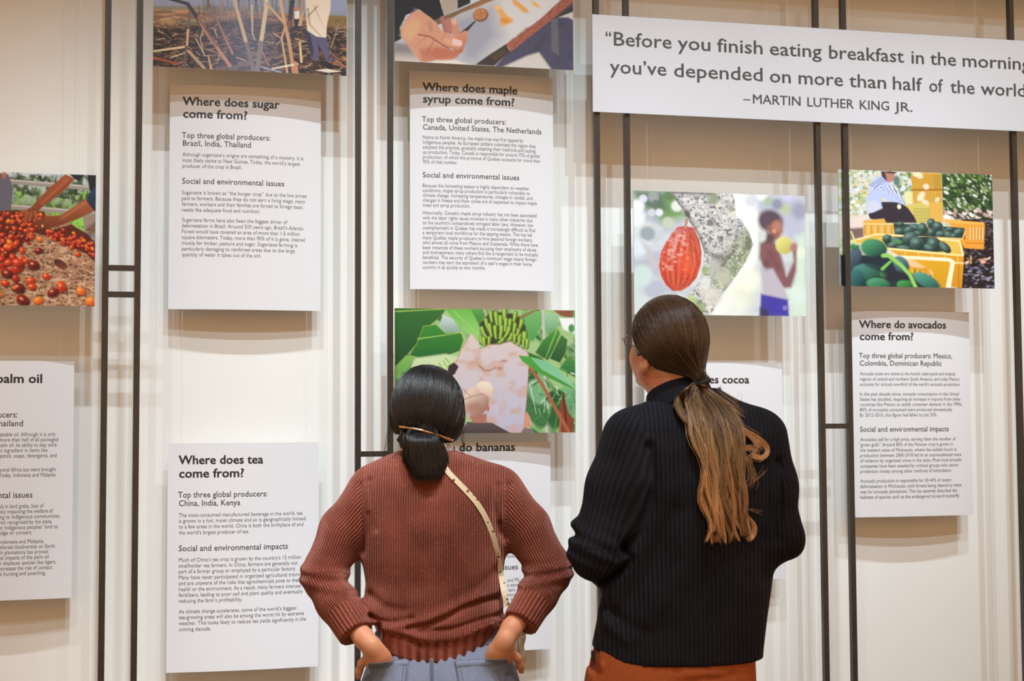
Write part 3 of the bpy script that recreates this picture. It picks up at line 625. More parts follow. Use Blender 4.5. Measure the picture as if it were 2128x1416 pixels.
p.poly([(1600, 115), (1800, 118), (1790, 190), (1680, 170)], (132, 80, 60), 14); p.poly([(1660, 190), (1810, 190), (1810, 340), (1700, 300)], (228, 228, 226), 20); p.ell(1780, 290, 30, 40, (70, 140, 70), soft=12)
p.line([(1500, 110), (1510, 420), (1520, 1285)], 26, (184, 180, 174), 26); p.line([(1040, 100), (1060, 440)], 46, (150, 120, 110), 30); p.line([(930, 100), (960, 180)], 20, (176, 160, 150)); p.line([(1250, 200), (1420, 120)], 40, (130, 110, 70), 20)
leaf([(1640, 280), (1670, 340), (1600, 500), (1540, 600), (1420, 520), (1500, 400)], (74, 140, 60), (34, 88, 50), rib=[(1640, 290), (1520, 580)])
leaf([(1680, 350), (1740, 400), (1720, 520), (1660, 620), (1560, 580)], (60, 110, 60), (30, 76, 48)); leaf([(1740, 560), (1812, 600), (1812, 760), (1650, 680)], (66, 134, 66), (40, 96, 56))
for (x, y, w_, h_, c_) in [(1400, 1000, 110, 260, (60, 110, 66)), (1430, 860, 90, 160, (110, 160, 120)), (1640, 1080, 80, 180, (42, 92, 50)), (1760, 1000, 60, 160, (100, 150, 110)), (1730, 860, 110, 30, (110, 170, 110)), (1600, 940, 90, 60, (40, 80, 50)), (1380, 720, 60, 60, (40, 90, 50))]: p.ell(x, y, w_, h_, c_, R_.uniform(-.5, .5), soft=20)
for i in range(70):
    x = R_.uniform(1350, 1800); y = R_.uniform(700, 1270); p.line([(x, y), (x+R_.gauss(0, 60), y+R_.gauss(0, 90))], R_.uniform(6, 22), R_.choice([(50, 104, 54), (120, 176, 110), (200, 212, 190), (34, 70, 44), (84, 140, 70)]), 4, a=.8)
p.poly([(1640, 1285), (1660, 1000), (1690, 920), (1740, 1100), (1790, 1160), (1780, 1285)], (128, 62, 44), 14); p.line([(1690, 930), (1720, 1280)], 14, (70, 34, 30)); p.line([(1660, 1100), (1650, 1280)], 10, (180, 110, 80))
p.line([(1300, 570), (1480, 820), (1740, 1285)], 26, (158, 92, 66), 36)
# banana bunch
p.poly([(880, 250), (1000, 120), (1240, 150), (1330, 260), (1360, 480), (1280, 440), (1180, 400), (1100, 430), (1000, 440), (880, 440), (920, 360)], (56, 60, 40), 16)
for (x, y, l, w_, a_) in [(1000, 180, 90, 46, -.15), (1130, 150, 110, 60, 0), (960, 260, 110, 44, -.3), (1050, 200, 110, 46, -.1), (1090, 240, 120, 48, 0), (1140, 260, 110, 46, .1), (925, 330, 100, 42, -.5), (990, 310, 110, 46, -.2), (1040, 330, 110, 44, -.1), (1095, 330, 110, 48, .15), (1180, 260, 100, 40, .2), (1230, 180, 80, 50, .2), (1160, 330, 100, 44, .5), (1225, 290, 80, 44, .2), (1290, 250, 70, 50, .3), (900, 400, 70, 40, -.3), (930, 420, 70, 44, -.1), (980, 410, 60, 40, .1), (1100, 410, 60, 40, .9), (1190, 370, 60, 36, .6), (1225, 390, 70, 40, .1), (1270, 400, 90, 46, .1), (1320, 380, 80, 60, .05), (1345, 440, 70, 44, .1), (1310, 440, 60, 34, 0), (1180, 395, 50, 30, 1), (1260, 330, 50, 40, .3)]:
    dx, dy = math.sin(a_)*l*.5, math.cos(a_)*l*.5; P_ = [(x+dx*.6, y-dy), (x+dx*.0, y), (x-dx*1.2, y+dy)]
    p.line(P_, w_, (60, 92, 36), w_*.7); p.line([(a-4, b-4) for a, b in P_], w_*.72, (134, 168, 62), w_*.4, soft=12); p.line([(a-8, b-8) for a, b in P_], w_*.2, (176, 200, 100), w_*.1, soft=8)
# sack
S = [(805, 325), (885, 440), (880, 490), (980, 440), (1080, 440), (1180, 410), (1345, 510), (1360, 640), (1340, 900), (1300, 1290), (940, 1290), (760, 1130), (620, 760), (660, 600), (720, 470)]
p.poly(S, (180, 120, 96), 8); p.poly([(x*.985+15, y*.985+12) for x, y in S], (206, 190, 184), 8, c2=(178, 178, 196), ax=(0.2, 1))
msk = (p.X > 610) & (p.X < 1370) & (p.Y > 320)
cov = np.zeros_like(p.X); cov[:] = np.clip(-p.sd(S, (slice(None), slice(None)))/10, 0, 1)
g = p.fbm(120, 90, 4); p.mix(cov*np.clip((g-0.5)*4, 0, .6), lin((196, 150, 124))); p.mix(cov*np.clip(np.sin((p.X*.35+p.Y)*.28), 0, 1)*.16, lin((110, 100, 110)))
p.line([(880, 640), (930, 690), (980, 690), (1040, 660)], 10, (120, 90, 80), 6, soft=16); p.ell(1120, 600, 30, 14, (160, 96, 70), soft=16, a=.7); p.ell(1080, 670, 30, 16, (166, 104, 80), soft=16, a=.7); p.line([(660, 600), (860, 620), (880, 500)], 26, (186, 130, 106), soft=40, a=.5)
# gloves, worker with cap
p.poly([(590, 640), (640, 610), (685, 650), (650, 720), (610, 750), (575, 710)], (52, 44, 46), 8); p.line([(585, 725), (615, 745)], 10, (190, 200, 216))
p.poly([(760, 1180), (900, 1180), (1000, 1190), (1180, 1290), (700, 1290)], (92, 80, 78), 8, c2=(70, 60, 60)); p.poly([(780, 1120), (950, 1100), (940, 1190), (820, 1190)], (164, 112, 96), 8); p.ell(958, 1050, 16, 34, (184, 104, 84))
p.ell(850, 980, 118, 150, (214, 190, 172), .2, c2=(150, 112, 100)); p.poly([(850, 830), (900, 790), (980, 800), (1015, 870), (990, 950), (900, 900)], (228, 210, 190), 12, c2=(200, 176, 156))
p.line([(720, 970), (800, 940), (930, 910)], 8, (130, 96, 84), 4, soft=8); p.ell(830, 1040, 80, 50, (160, 116, 100), soft=50, a=.8); p.line([(800, 940), (740, 880)], 5, (150, 116, 104), soft=6)
p.poly([(1300, 1240), (1310, 1120), (1335, 1085), (1365, 1140), (1370, 1230)], (200, 140, 116), 8); p.poly([(1270, 1290), (1300, 1240), (1380, 1250), (1385, 1290)], (120, 104, 104), 8)
# leaf over the sack
leaf([(1255, 545), (1380, 560), (1500, 600), (1640, 700), (1740, 790), (1805, 880), (1600, 790), (1430, 700), (1290, 600)], (70, 150, 60), (60, 140, 70)); leaf([(1370, 560), (1500, 590), (1650, 680), (1810, 870), (1700, 800), (1480, 680)], (110, 176, 130), (130, 190, 150)); leaf([(1350, 515), (1460, 560), (1520, 600), (1360, 560)], (40, 100, 50), (50, 120, 60))
place(p, 'banana_harvest_photo', 'photo board of a worker in a cap bagging green bananas, seen past the woman\'s head', 820, 1195.5, 770, 640.5, 902, 821, zt=at(1000, 140, 0.07)[2], Y=0.07)

# --- cocoa pod
p = Pic((35, 30), (1910, 88), (1905, 1392), (30, 1375), 300, 210, 15)
p.fill((206, 214, 212)); g = p.fbm(260, 220, 3); p.mix(np.clip((g-0.5)*4, 0, 1), lin((176, 182, 196))); p.poly([(30, 30), (560, 40), (600, 330), (340, 380), (150, 180), (40, 120)], (112, 150, 90), 120); p.poly([(40, 30), (340, 40), (400, 250), (160, 230)], (76, 96, 88), 90, a=.8)
for (x, y, r, c) in [(80, 200, 70, (236, 236, 242)), (140, 120, 44, (216, 218, 236)), (310, 270, 40, (226, 228, 246)), (250, 100, 60, (150, 160, 160)), (230, 270, 40, (200, 206, 220)), (420, 80, 60, (90, 120, 80)), (180, 500, 80, (140, 154, 160)), (90, 650, 90, (214, 224, 234)), (400, 380, 60, (190, 200, 180)), (110, 960, 120, (200, 220, 214)), (60, 330, 90, (230, 236, 238)), (500, 200, 60, (226, 232, 226)), (270, 160, 30, (96, 110, 110))]: p.ell(x, y, r, r, c, soft=r*.5, a=.9)
p.poly([(100, 560), (190, 640), (330, 900), (240, 880)], (190, 184, 190), 50)
p.poly([(1120, 60), (1400, 80), (1400, 330), (1380, 480), (1360, 800), (1000, 1380), (850, 1380), (1300, 700), (1200, 420), (1130, 300)], (240, 246, 236), 50)
p.poly([(1340, 80), (1910, 90), (1910, 900), (1800, 700), (1600, 400), (1400, 300)], (184, 188, 206), 120); p.poly([(1800, 520), (1910, 500), (1910, 1392), (1740, 1392)], (206, 226, 206), 90)
for (x, y, r, c) in [(1160, 150, 70, (252, 252, 255)), (1240, 260, 80, (252, 252, 252)), (1340, 340, 70, (250, 252, 252)), (1430, 80, 60, (250, 252, 255)), (1300, 150, 60, (206, 210, 226)), (1720, 90, 50, (206, 206, 240)), (1690, 230, 60, (180, 196, 150)), (1500, 150, 50, (160, 190, 150)), (1850, 250, 90, (150, 152, 176)), (1600, 180, 60, (130, 134, 160)), (1180, 1180, 120, (226, 230, 206)), (1100, 1300, 140, (232, 236, 226)), (1270, 1000, 120, (240, 246, 224)), (1800, 1150, 100, (214, 232, 222)), (1850, 700, 60, (226, 238, 206))]: p.ell(x, y, r, r, c, soft=r*.8, a=.85)
# trunk
T = [(430, 40), (1090, 55), (1130, 110), (1140, 320), (1200, 350), (1290, 500), (1325, 620), (1240, 800), (1130, 960), (1000, 1120), (900, 1280), (840, 1385), (720, 1340), (600, 1180), (700, 1060), (770, 900), (790, 700), (730, 520), (640, 380), (590, 270), (520, 180)]
sd_ = p.sd(T, (slice(None), slice(None))); cov = np.clip(0.5-sd_/8, 0, 1)
p.mix(cov, lin((186, 186, 186))); g = p.fbm(60, 60, 4); p.mix(cov*np.clip((g-0.5)*6, 0, 1), lin((214, 214, 204))); g = p.fbm(26, 20, 4); p.mix(cov*np.clip((g-0.55)*9, 0, .95), lin((96, 92, 96))); g = p.fbm(16, 16, 2); p.mix(cov*np.clip((g-0.58)*6, 0, .7), lin((232, 232, 226)))
dk = cov*np.exp(-(np.clip(-sd_, 0, 200)/34)**2)*(p.Y < 720)*(p.X < 900); p.mix(dk*.8, lin((84, 80, 80)))
mossb = np.exp(-(((p.X-1190)*.8+(p.Y-760)*.5)/150)**2)*cov*(p.Y > 430)*(p.Y < 1100); p.mix(mossb*.75, lin((116, 134, 88)))
p.poly([(800, 660), (900, 720), (1060, 720), (1130, 560), (1160, 450), (1130, 700), (1010, 850), (950, 860)], (76, 72, 70), 40, a=.7)
g = p.fbm(22, 22, 3); p.mix(mossb*np.clip((g-0.55)*7, 0, 1), lin((200, 206, 184))); p.ell(1270, 600, 30, 90, (90, 80, 70), soft=20, a=.6)
for (x, y, r, c) in [(900, 120, 60, (124, 140, 104)), (700, 1330, 90, (130, 156, 76)), (800, 900, 40, (140, 170, 90)), (650, 1210, 40, (166, 196, 96)), (900, 850, 70, (176, 176, 170)), (860, 1180, 100, (214, 212, 198)), (1000, 980, 80, (190, 192, 168)), (790, 1040, 60, (222, 226, 222)), (1090, 230, 30, (140, 160, 120)), (860, 380, 36, (80, 70, 66)), (970, 560, 30, (90, 86, 80)), (610, 280, 34, (60, 56, 60))]: p.ell(x, y, r, r*1.1, c, soft=r*.6, a=.75)
# person in the background of the print, out of focus
p.poly([(1400, 600), (1500, 560), (1600, 620), (1640, 760), (1690, 960), (1770, 800), (1760, 640), (1810, 640), (1800, 900), (1740, 1080), (1650, 1090), (1540, 930), (1440, 860), (1390, 760)], (128, 84, 88), 40); p.poly([(1400, 860), (1540, 880), (1660, 1100), (1710, 1210), (1420, 1180), (1410, 1000)], (186, 180, 190), 40)
p.poly([(1400, 1150), (1700, 1210), (1710, 1395), (1385, 1395)], (58, 52, 160), 30); p.poly([(1390, 1290), (1480, 1330), (1480, 1395), (1385, 1395)], (50, 44, 80), 40); p.ell(1665, 1300, 26, 26, (130, 120, 190), soft=18)
p.ell(1520, 360, 140, 120, (84, 70, 84), .3, 50); p.poly([(1480, 420), (1640, 330), (1660, 470), (1610, 560), (1520, 580)], (146, 96, 84), 50); p.ell(1590, 420, 50, 60, (190, 130, 110), soft=40, a=.7); p.ell(1560, 470, 20, 24, (206, 150, 116), soft=14); p.poly([(1480, 480), (1560, 520), (1560, 600), (1460, 600)], (92, 64, 70), 40)
p.ell(1670, 625, 96, 96, (222, 218, 130), soft=26, c2=(190, 180, 90)); p.ell(1775, 640, 34, 50, (170, 120, 120), .6, 30); p.line([(1500, 700), (1600, 860)], 60, (106, 62, 66), soft=60, a=.6); p.ell(1470, 830, 40, 60, (90, 56, 60), soft=40, a=.6)
# the pod
PD_ = [(500, 430), (580, 415), (680, 440), (735, 560), (760, 700), (750, 830), (700, 980), (620, 1070), (540, 1115), (450, 1122), (370, 1060), (320, 960), (298, 850), (320, 700), (380, 590), (440, 500)]
p.poly(PD_, (206, 86, 58), 8, c2=(196, 60, 34), ax=(.2, 1)); sd_ = p.sd(PD_, (slice(None), slice(None))); cov = np.clip(-sd_/8, 0, 1)
for k, off in enumerate((-.85, -.55, -.2, .2, .6, .88)):
    P_ = [(590+off*70, 440), (545+off*170, 640), (530+off*215, 820), (510+off*160, 1000), (480+off*50, 1110)]
    p.line(P_, 26, (150, 44, 28), 16, soft=26, a=.55); P2 = [(x+26, y) for x, y in P_]; p.line(P2, 26, (236, 130, 96), 14, soft=26, a=.5)
g = p.fbm(34, 26, 3); p.mix(cov*np.clip((g-0.52)*5, 0, .6)*(p.X < 620)*(p.Y < 900), lin((240, 180, 166))); g = p.fbm(20, 18, 3); p.mix(cov*np.clip((g-0.56)*6, 0, .4), lin((150, 40, 28)))
p.line([(520, 470), (470, 620), (430, 760)], 40, (232, 196, 196), 12, soft=40, a=.5); p.ell(600, 830, 90, 110, (240, 90, 44), soft=90, a=.5); p.mix(cov*np.clip((sd_+40)/40, 0, 1)*.55*(p.X > 600), lin((140, 34, 30))); p.poly([(500, 430), (680, 440), (700, 520), (600, 470), (480, 520)], (180, 90, 90), 30, a=.6)
p.line([(650, 650), (640, 870)], 12, (120, 120, 60), a=.6); p.line([(605, 345), (590, 425)], 30, (176, 136, 116), 34)
p.C = p.C*0.94+0.015
place(p, 'cocoa_pod_photo', 'photo board of a red cocoa pod hanging on a mossy trunk, above the ponytailed person', 1317, 1674, 530, 396, 653.5, 1318)

# --- avocado harvest
p = Pic((16, 24), (1762, 102), (1770, 1388), (18, 1352), 320, 245, 16)
p.fill((206, 206, 190)); g = p.fbm(90, 90, 4); p.mix(np.clip((g-0.45)*5, 0, 1), lin((172, 184, 140)))
for i in range(160):
    x = R_.uniform(20, 460); y = R_.uniform(20, 560); r = R_.uniform(8, 24); p.ell(x, y, r, r, R_.choice([(240, 240, 232), (150, 170, 110), (206, 190, 110), (190, 206, 220), (228, 224, 210), (120, 146, 100)]), soft=8, a=.8)
for i in range(60):
    x = R_.uniform(640, 840); y = R_.uniform(60, 330); r = R_.uniform(10, 30); p.ell(x, y, r, r, R_.choice([(206, 220, 226), (110, 140, 90), (160, 180, 120), (84, 112, 84)]), soft=10, a=.8)
p.poly([(20, 560), (350, 560), (300, 800), (20, 800)], (224, 206, 196), 60); p.poly([(130, 700), (290, 690), (290, 800), (130, 830)], (120, 96, 96), 30)
p.poly([(1180, 80), (1770, 90), (1770, 620), (1190, 560)], (50, 78, 44), 10)
for i in range(420):
    x = R_.uniform(1190, 1765); y = R_.uniform(90, 600); r = R_.uniform(6, 22)*(1 if y < 480 else 1.2)
    c = R_.choice([(214, 222, 206), (34, 56, 40), (88, 122, 60), (30, 44, 40), (150, 170, 120), (60, 92, 50)]) if y < 500 else R_.choice([(232, 214, 210), (190, 160, 150), (60, 60, 50), (240, 236, 232)])
    p.ell(x, y, r*1.5, r*.8, c, R_.uniform(.3, 1.2), soft=7, a=.85)
# ground at right
p.poly([(1400, 600), (1780, 590), (1780, 1400), (1340, 1400)], (40, 34, 38), 20)
for i in range(260):
    x = R_.uniform(1420, 1768); y = R_.uniform(610, 1385); l = R_.uniform(8, 34)
    c = R_.choice([(70, 62, 66), (24, 20, 24), (104, 100, 112), (90, 70, 66)]) if not 1030 < y < 1110 else R_.choice([(226, 170, 150), (200, 130, 110), (236, 206, 190), (90, 80, 90)])
    if y > 1130: c = R_.choice([(30, 26, 32), (56, 54, 68), (120, 122, 144), (150, 152, 170), (24, 22, 28)])
    p.ell(x, y, l, l*.45, c, R_.uniform(-.9, .6), soft=6, a=.85)
# stacked crates
def crate_grid(x0, x1, y0, y1, c, n, mm, dk):
    for k in range(n+1): x = x0+(x1-x0)*k/n; p.line([(x, y0), (x, y1)], 7, dk, soft=8, a=.6)
    for k in range(mm+1): y = y0+(y1-y0)*k/mm; p.line([(x0, y), (x1, y)], 7, dk, soft=8, a=.6)
p.poly([(830, 60), (1175, 80), (1190, 640), (1030, 640), (1020, 430), (845, 430)], (206, 160, 60), 14, c2=(214, 172, 84)); crate_grid(850, 1165, 100, 250, None, 12, 6, (160, 112, 36)); crate_grid(860, 1170, 280, 400, None, 12, 4, (168, 118, 44)); p.line([(840, 265), (1180, 265)], 18, (150, 100, 36), soft=12)
p.poly([(760, 440), (1030, 400), (1030, 640), (860, 640)], (200, 186, 100), 16); crate_grid(860, 1030, 480, 630, None, 7, 4, (140, 128, 60)); p.poly([(750, 280), (840, 290), (840, 420), (760, 430)], (216, 214, 160), 20)
for (x, y, rx, ry) in [(910, 90, 60, 34), (1000, 230, 34, 30), (940, 340, 34, 60), (980, 400, 50, 22), (1125, 380, 20, 30), (880, 80, 30, 30)]: p.ell(x, y, rx, ry, (246, 216, 186), .6, soft=18)
p.poly([(1080, 90), (1170, 95), (1180, 250), (1090, 250)], (170, 140, 56), 24, a=.7)
# seated picker in a striped shirt
p.poly([(340, 540), (480, 400), (690, 400), (790, 470), (860, 570), (890, 640), (540, 640), (360, 590)], (50, 46, 56), 12)
p.poly([(440, 110), (520, 100), (590, 170), (620, 260), (720, 340), (760, 440), (680, 410), (560, 390), (480, 340), (500, 470), (400, 520), (330, 530), (320, 400), (360, 260), (380, 180)], (178, 190, 226), 10)
for k in range(14):
    x = 440+k*22; p.line([(x-60, 330-k*6-60), (x, 190+k*14), (x+30, 230+k*15)], 8, (96, 108, 160) if k % 2 else (226, 232, 248), soft=6, a=.8)
for k in range(6): p.line([(370+k*22, 200-k*14), (430+k*22, 240-k*14)], 8, (104, 114, 160), soft=6)
p.poly([(330, 400), (440, 380), (500, 470), (340, 530)], (206, 206, 216), 30, a=.7); p.ell(590, 110, 56, 66, (176, 122, 108), .2, 10); p.poly([(490, 50), (680, 60), (650, 80), (540, 70), (560, 170), (500, 110)], (66, 56, 56), 10); p.ell(690, 455, 22, 28, (220, 222, 190), soft=8); p.ell(665, 160, 36, 60, (90, 120, 116), soft=20)
# left crate
p.poly([(285, 610), (520, 590), (540, 640), (760, 650), (740, 770), (285, 785)], (214, 166, 76), 12)
for k in range(12): x = 300+k*38; p.line([(x, 670), (x, 760)], 12, (232, 200, 140) if k % 2 else (176, 120, 50), soft=8, a=.7)
p.line([(285, 650), (760, 655)], 12, (236, 206, 140), soft=6)
# right crate
p.poly([(1200, 600), (1660, 640), (1670, 700), (1650, 945), (1430, 930), (1300, 700)], (228, 156, 60), 10); p.line([(1205, 625), (1650, 655)], 24, (240, 180, 90), soft=12)
for k in range(5): x = 1500+k*36; p.line([(x, 700), (x-4, 830)], 14, (246, 206, 150), soft=8); p.line([(x+16, 700), (x+12, 840)], 8, (190, 116, 40), soft=6)
p.line([(1450, 870), (1655, 880)], 12, (196, 120, 40), soft=8)
def avo(x, y, rx, ry, a_, c=(74, 106, 96), d=(28, 52, 50)):
    p.ell(x, y, rx, ry, c, a_, c2=d); p.ell(x-rx*.25, y-ry*.3, rx*.4, ry*.3, (130, 160, 156), a_, soft=rx*.4, a=.6)
p.poly([(620, 640), (1430, 700), (1440, 830), (640, 800)], (44, 66, 60), 12)
for a in [(690, 735, 60, 44, 0), (700, 650, 40, 24, 0), (800, 720, 64, 44, -.3), (870, 690, 70, 40, .3), (950, 700, 60, 62, .3), (1050, 640, 48, 50, 0), (1125, 680, 60, 52, .2), (1050, 750, 44, 50, 0), (1160, 770, 60, 42, 0), (1250, 780, 56, 38, .4), (1365, 750, 62, 44, -.3), (1260, 715, 50, 24, 0), (900, 760, 48, 30, .3), (1310, 790, 40, 30, 0)]: avo(*a)
p.line([(1000, 670), (1030, 720)], 12, (196, 150, 110), 6); p.line([(1180, 700), (1230, 760)], 6, (150, 150, 110))
p.line([(940, 800), (1410, 825), (1440, 740)], 16, (232, 190, 110), soft=8)
# middle crate
p.poly([(140, 850), (430, 765), (1400, 840), (1420, 1010), (1415, 1110), (1390, 1380), (1290, 1370), (560, 940)], (214, 160, 50), 8, c2=(206, 140, 34)); p.poly([(170, 860), (440, 785), (540, 800), (1380, 860), (1400, 990), (1250, 990), (540, 920)], (220, 184, 84), 10)
p.line([(140, 850), (430, 768), (920, 800), (1370, 850), (1410, 1000)], 16, (246, 224, 160), 22)
p.poly([(490, 830), (760, 790), (1100, 800), (1280, 960), (1100, 975), (560, 930)], (40, 60, 56), 12)
for a in [(550, 810, 56, 40, 0), (810, 805, 92, 60, -.3), (650, 830, 60, 36, 0), (620, 890, 70, 40, -.3), (885, 870, 82, 76, .1), (740, 925, 80, 30, .1), (1070, 880, 64, 84, -.4), (1030, 925, 70, 44, .4), (1205, 920, 84, 46, .8), (680, 860, 50, 30, 0), (940, 760, 0.1, 0.1, 0)]: avo(*a)
p.ell(660, 850, 60, 26, (80, 140, 80), .2, 14, .7)
p.line([(540, 930), (1250, 1000), (1405, 1010)], 22, (244, 220, 150), 24)
for k in range(7): x = 600+k*150; p.line([(x, 960+k*10), (x, 1030+k*12)], 12, (232, 190, 100) if x > 500 else (0, 0, 0), soft=5)
p.line([(1300, 1095), (1410, 1100)], 20, (240, 212, 140)); p.line([(1360, 1110), (1350, 1380)], 10, (170, 110, 20), soft=10)
# near crate and near fruit, out of focus
p.poly([(560, 1020), (1290, 1065), (1240, 1390), (1060, 1390), (700, 1200)], (216, 162, 40), 14, c2=(200, 146, 30)); p.poly([(600, 1010), (800, 1040), (1060, 1200), (1050, 1250), (900, 1160), (640, 1070)], (236, 190, 140), 30); p.line([(570, 1020), (1250, 1060), (1290, 1090), (1230, 1390)], 30, (250, 236, 196), 56, soft=14)
p.poly([(820, 1150), (1000, 1150), (1130, 1390), (860, 1300)], (206, 150, 40), 16)
for k in range(9): x = 825+k*30; p.line([(x, 1150+k*12), (x, 1220+k*14)], 9, (60, 50, 30) if k % 2 else (230, 180, 80), soft=6)
p.poly([(130, 1000), (600, 1010), (800, 1200), (1120, 1390), (20, 1390), (20, 1000)], (34, 48, 56), 20)
for (x, y, rx, ry, a_, c, d) in [(400, 925, 150, 105, .2, (70, 146, 100), (20, 60, 60)), (180, 1030, 80, 120, .3, (84, 104, 120), (40, 60, 76)), (320, 1190, 170, 90, 0, (70, 130, 120), (26, 80, 60)), (200, 1280, 90, 110, 0, (50, 110, 110), (20, 60, 66)), (700, 1110, 110, 80, .8, (90, 130, 140), (30, 70, 70)), (440, 1330, 130, 66, .1, (76, 150, 110), (20, 90, 60)), (740, 1340, 90, 56, 0, (70, 150, 80), (30, 90, 50)), (990, 1300, 170, 70, .5, (80, 150, 130), (24, 80, 66)), (500, 1200, 40, 60, 0, (80, 150, 90), (40, 100, 60)), (180, 910, 60, 36, 0, (70, 140, 90), (40, 90, 70))]: p.ell(x, y, rx, ry, c, a_, 20, c2=d)
p.poly([(250, 1040), (560, 1000), (640, 1160), (520, 1230), (300, 1120)], (30, 44, 54), 40, a=.85); p.poly([(540, 1190), (800, 1220), (860, 1300), (700, 1290), (540, 1300)], (36, 40, 52), 30, a=.9)
p.line([(500, 1010), (560, 1010), (700, 1120), (800, 1230), (870, 1390)], 44, (140, 196, 96), 40, soft=16); p.line([(490, 1160), (580, 1080)], 36, (120, 190, 90), 26, soft=12); p.line([(150, 740), (200, 880)], 18, (206, 206, 130), 22, soft=10)
place(p, 'avocado_harvest_photo', 'photo board of avocados heaped in yellow crates, left edge behind a post', 1744, 2064, 480, 364, 600, 2063, Y=0.0215)

# ------------------------------------------------------------------ modelling of people: implicit volumes meshed with surface nets
FH = np.array([math.sin(YAW), math.cos(YAW), 0.0]); RH = _r0.copy()
class Frame:
    """person frame: a = metres to the right, b = metres away, z = height; origin at camera distance d"""
    def __init__(s, d, px0):
        s.d = d; a0 = s.pz(px0, 871)[0]; s.root = CAMPOS*np.array([1, 1, 0])+RH*a0+FH*d
    def pz(s, px, py, b=0.0):
        v = _f*FPX+_r*(px-1064.0)-_u*(py-708.0); t = (s.d+b)/(v@FH)
        return (v@RH)*t, CAMZ+v[2]*t
    def P(s, px, py, b=0.0):
        a, z = s.pz(px, py, b); return (a, b, z)
    def world(s, V):
        V = np.asarray(V); W = CAMPOS*np.array([1, 1, 0])+V[..., 0:1]*RH+(V[..., 1:2]+s.d)*FH
        W = W.copy(); W[..., 2] = V[..., 2]; return W-s.root

def smin(a, b, k):
    h = np.maximum(k-np.abs(a-b), 0)/k
    return np.minimum(a, b)-h*h*k*0.25
def smax(a, b, k): return -smin(-a, -b, k)

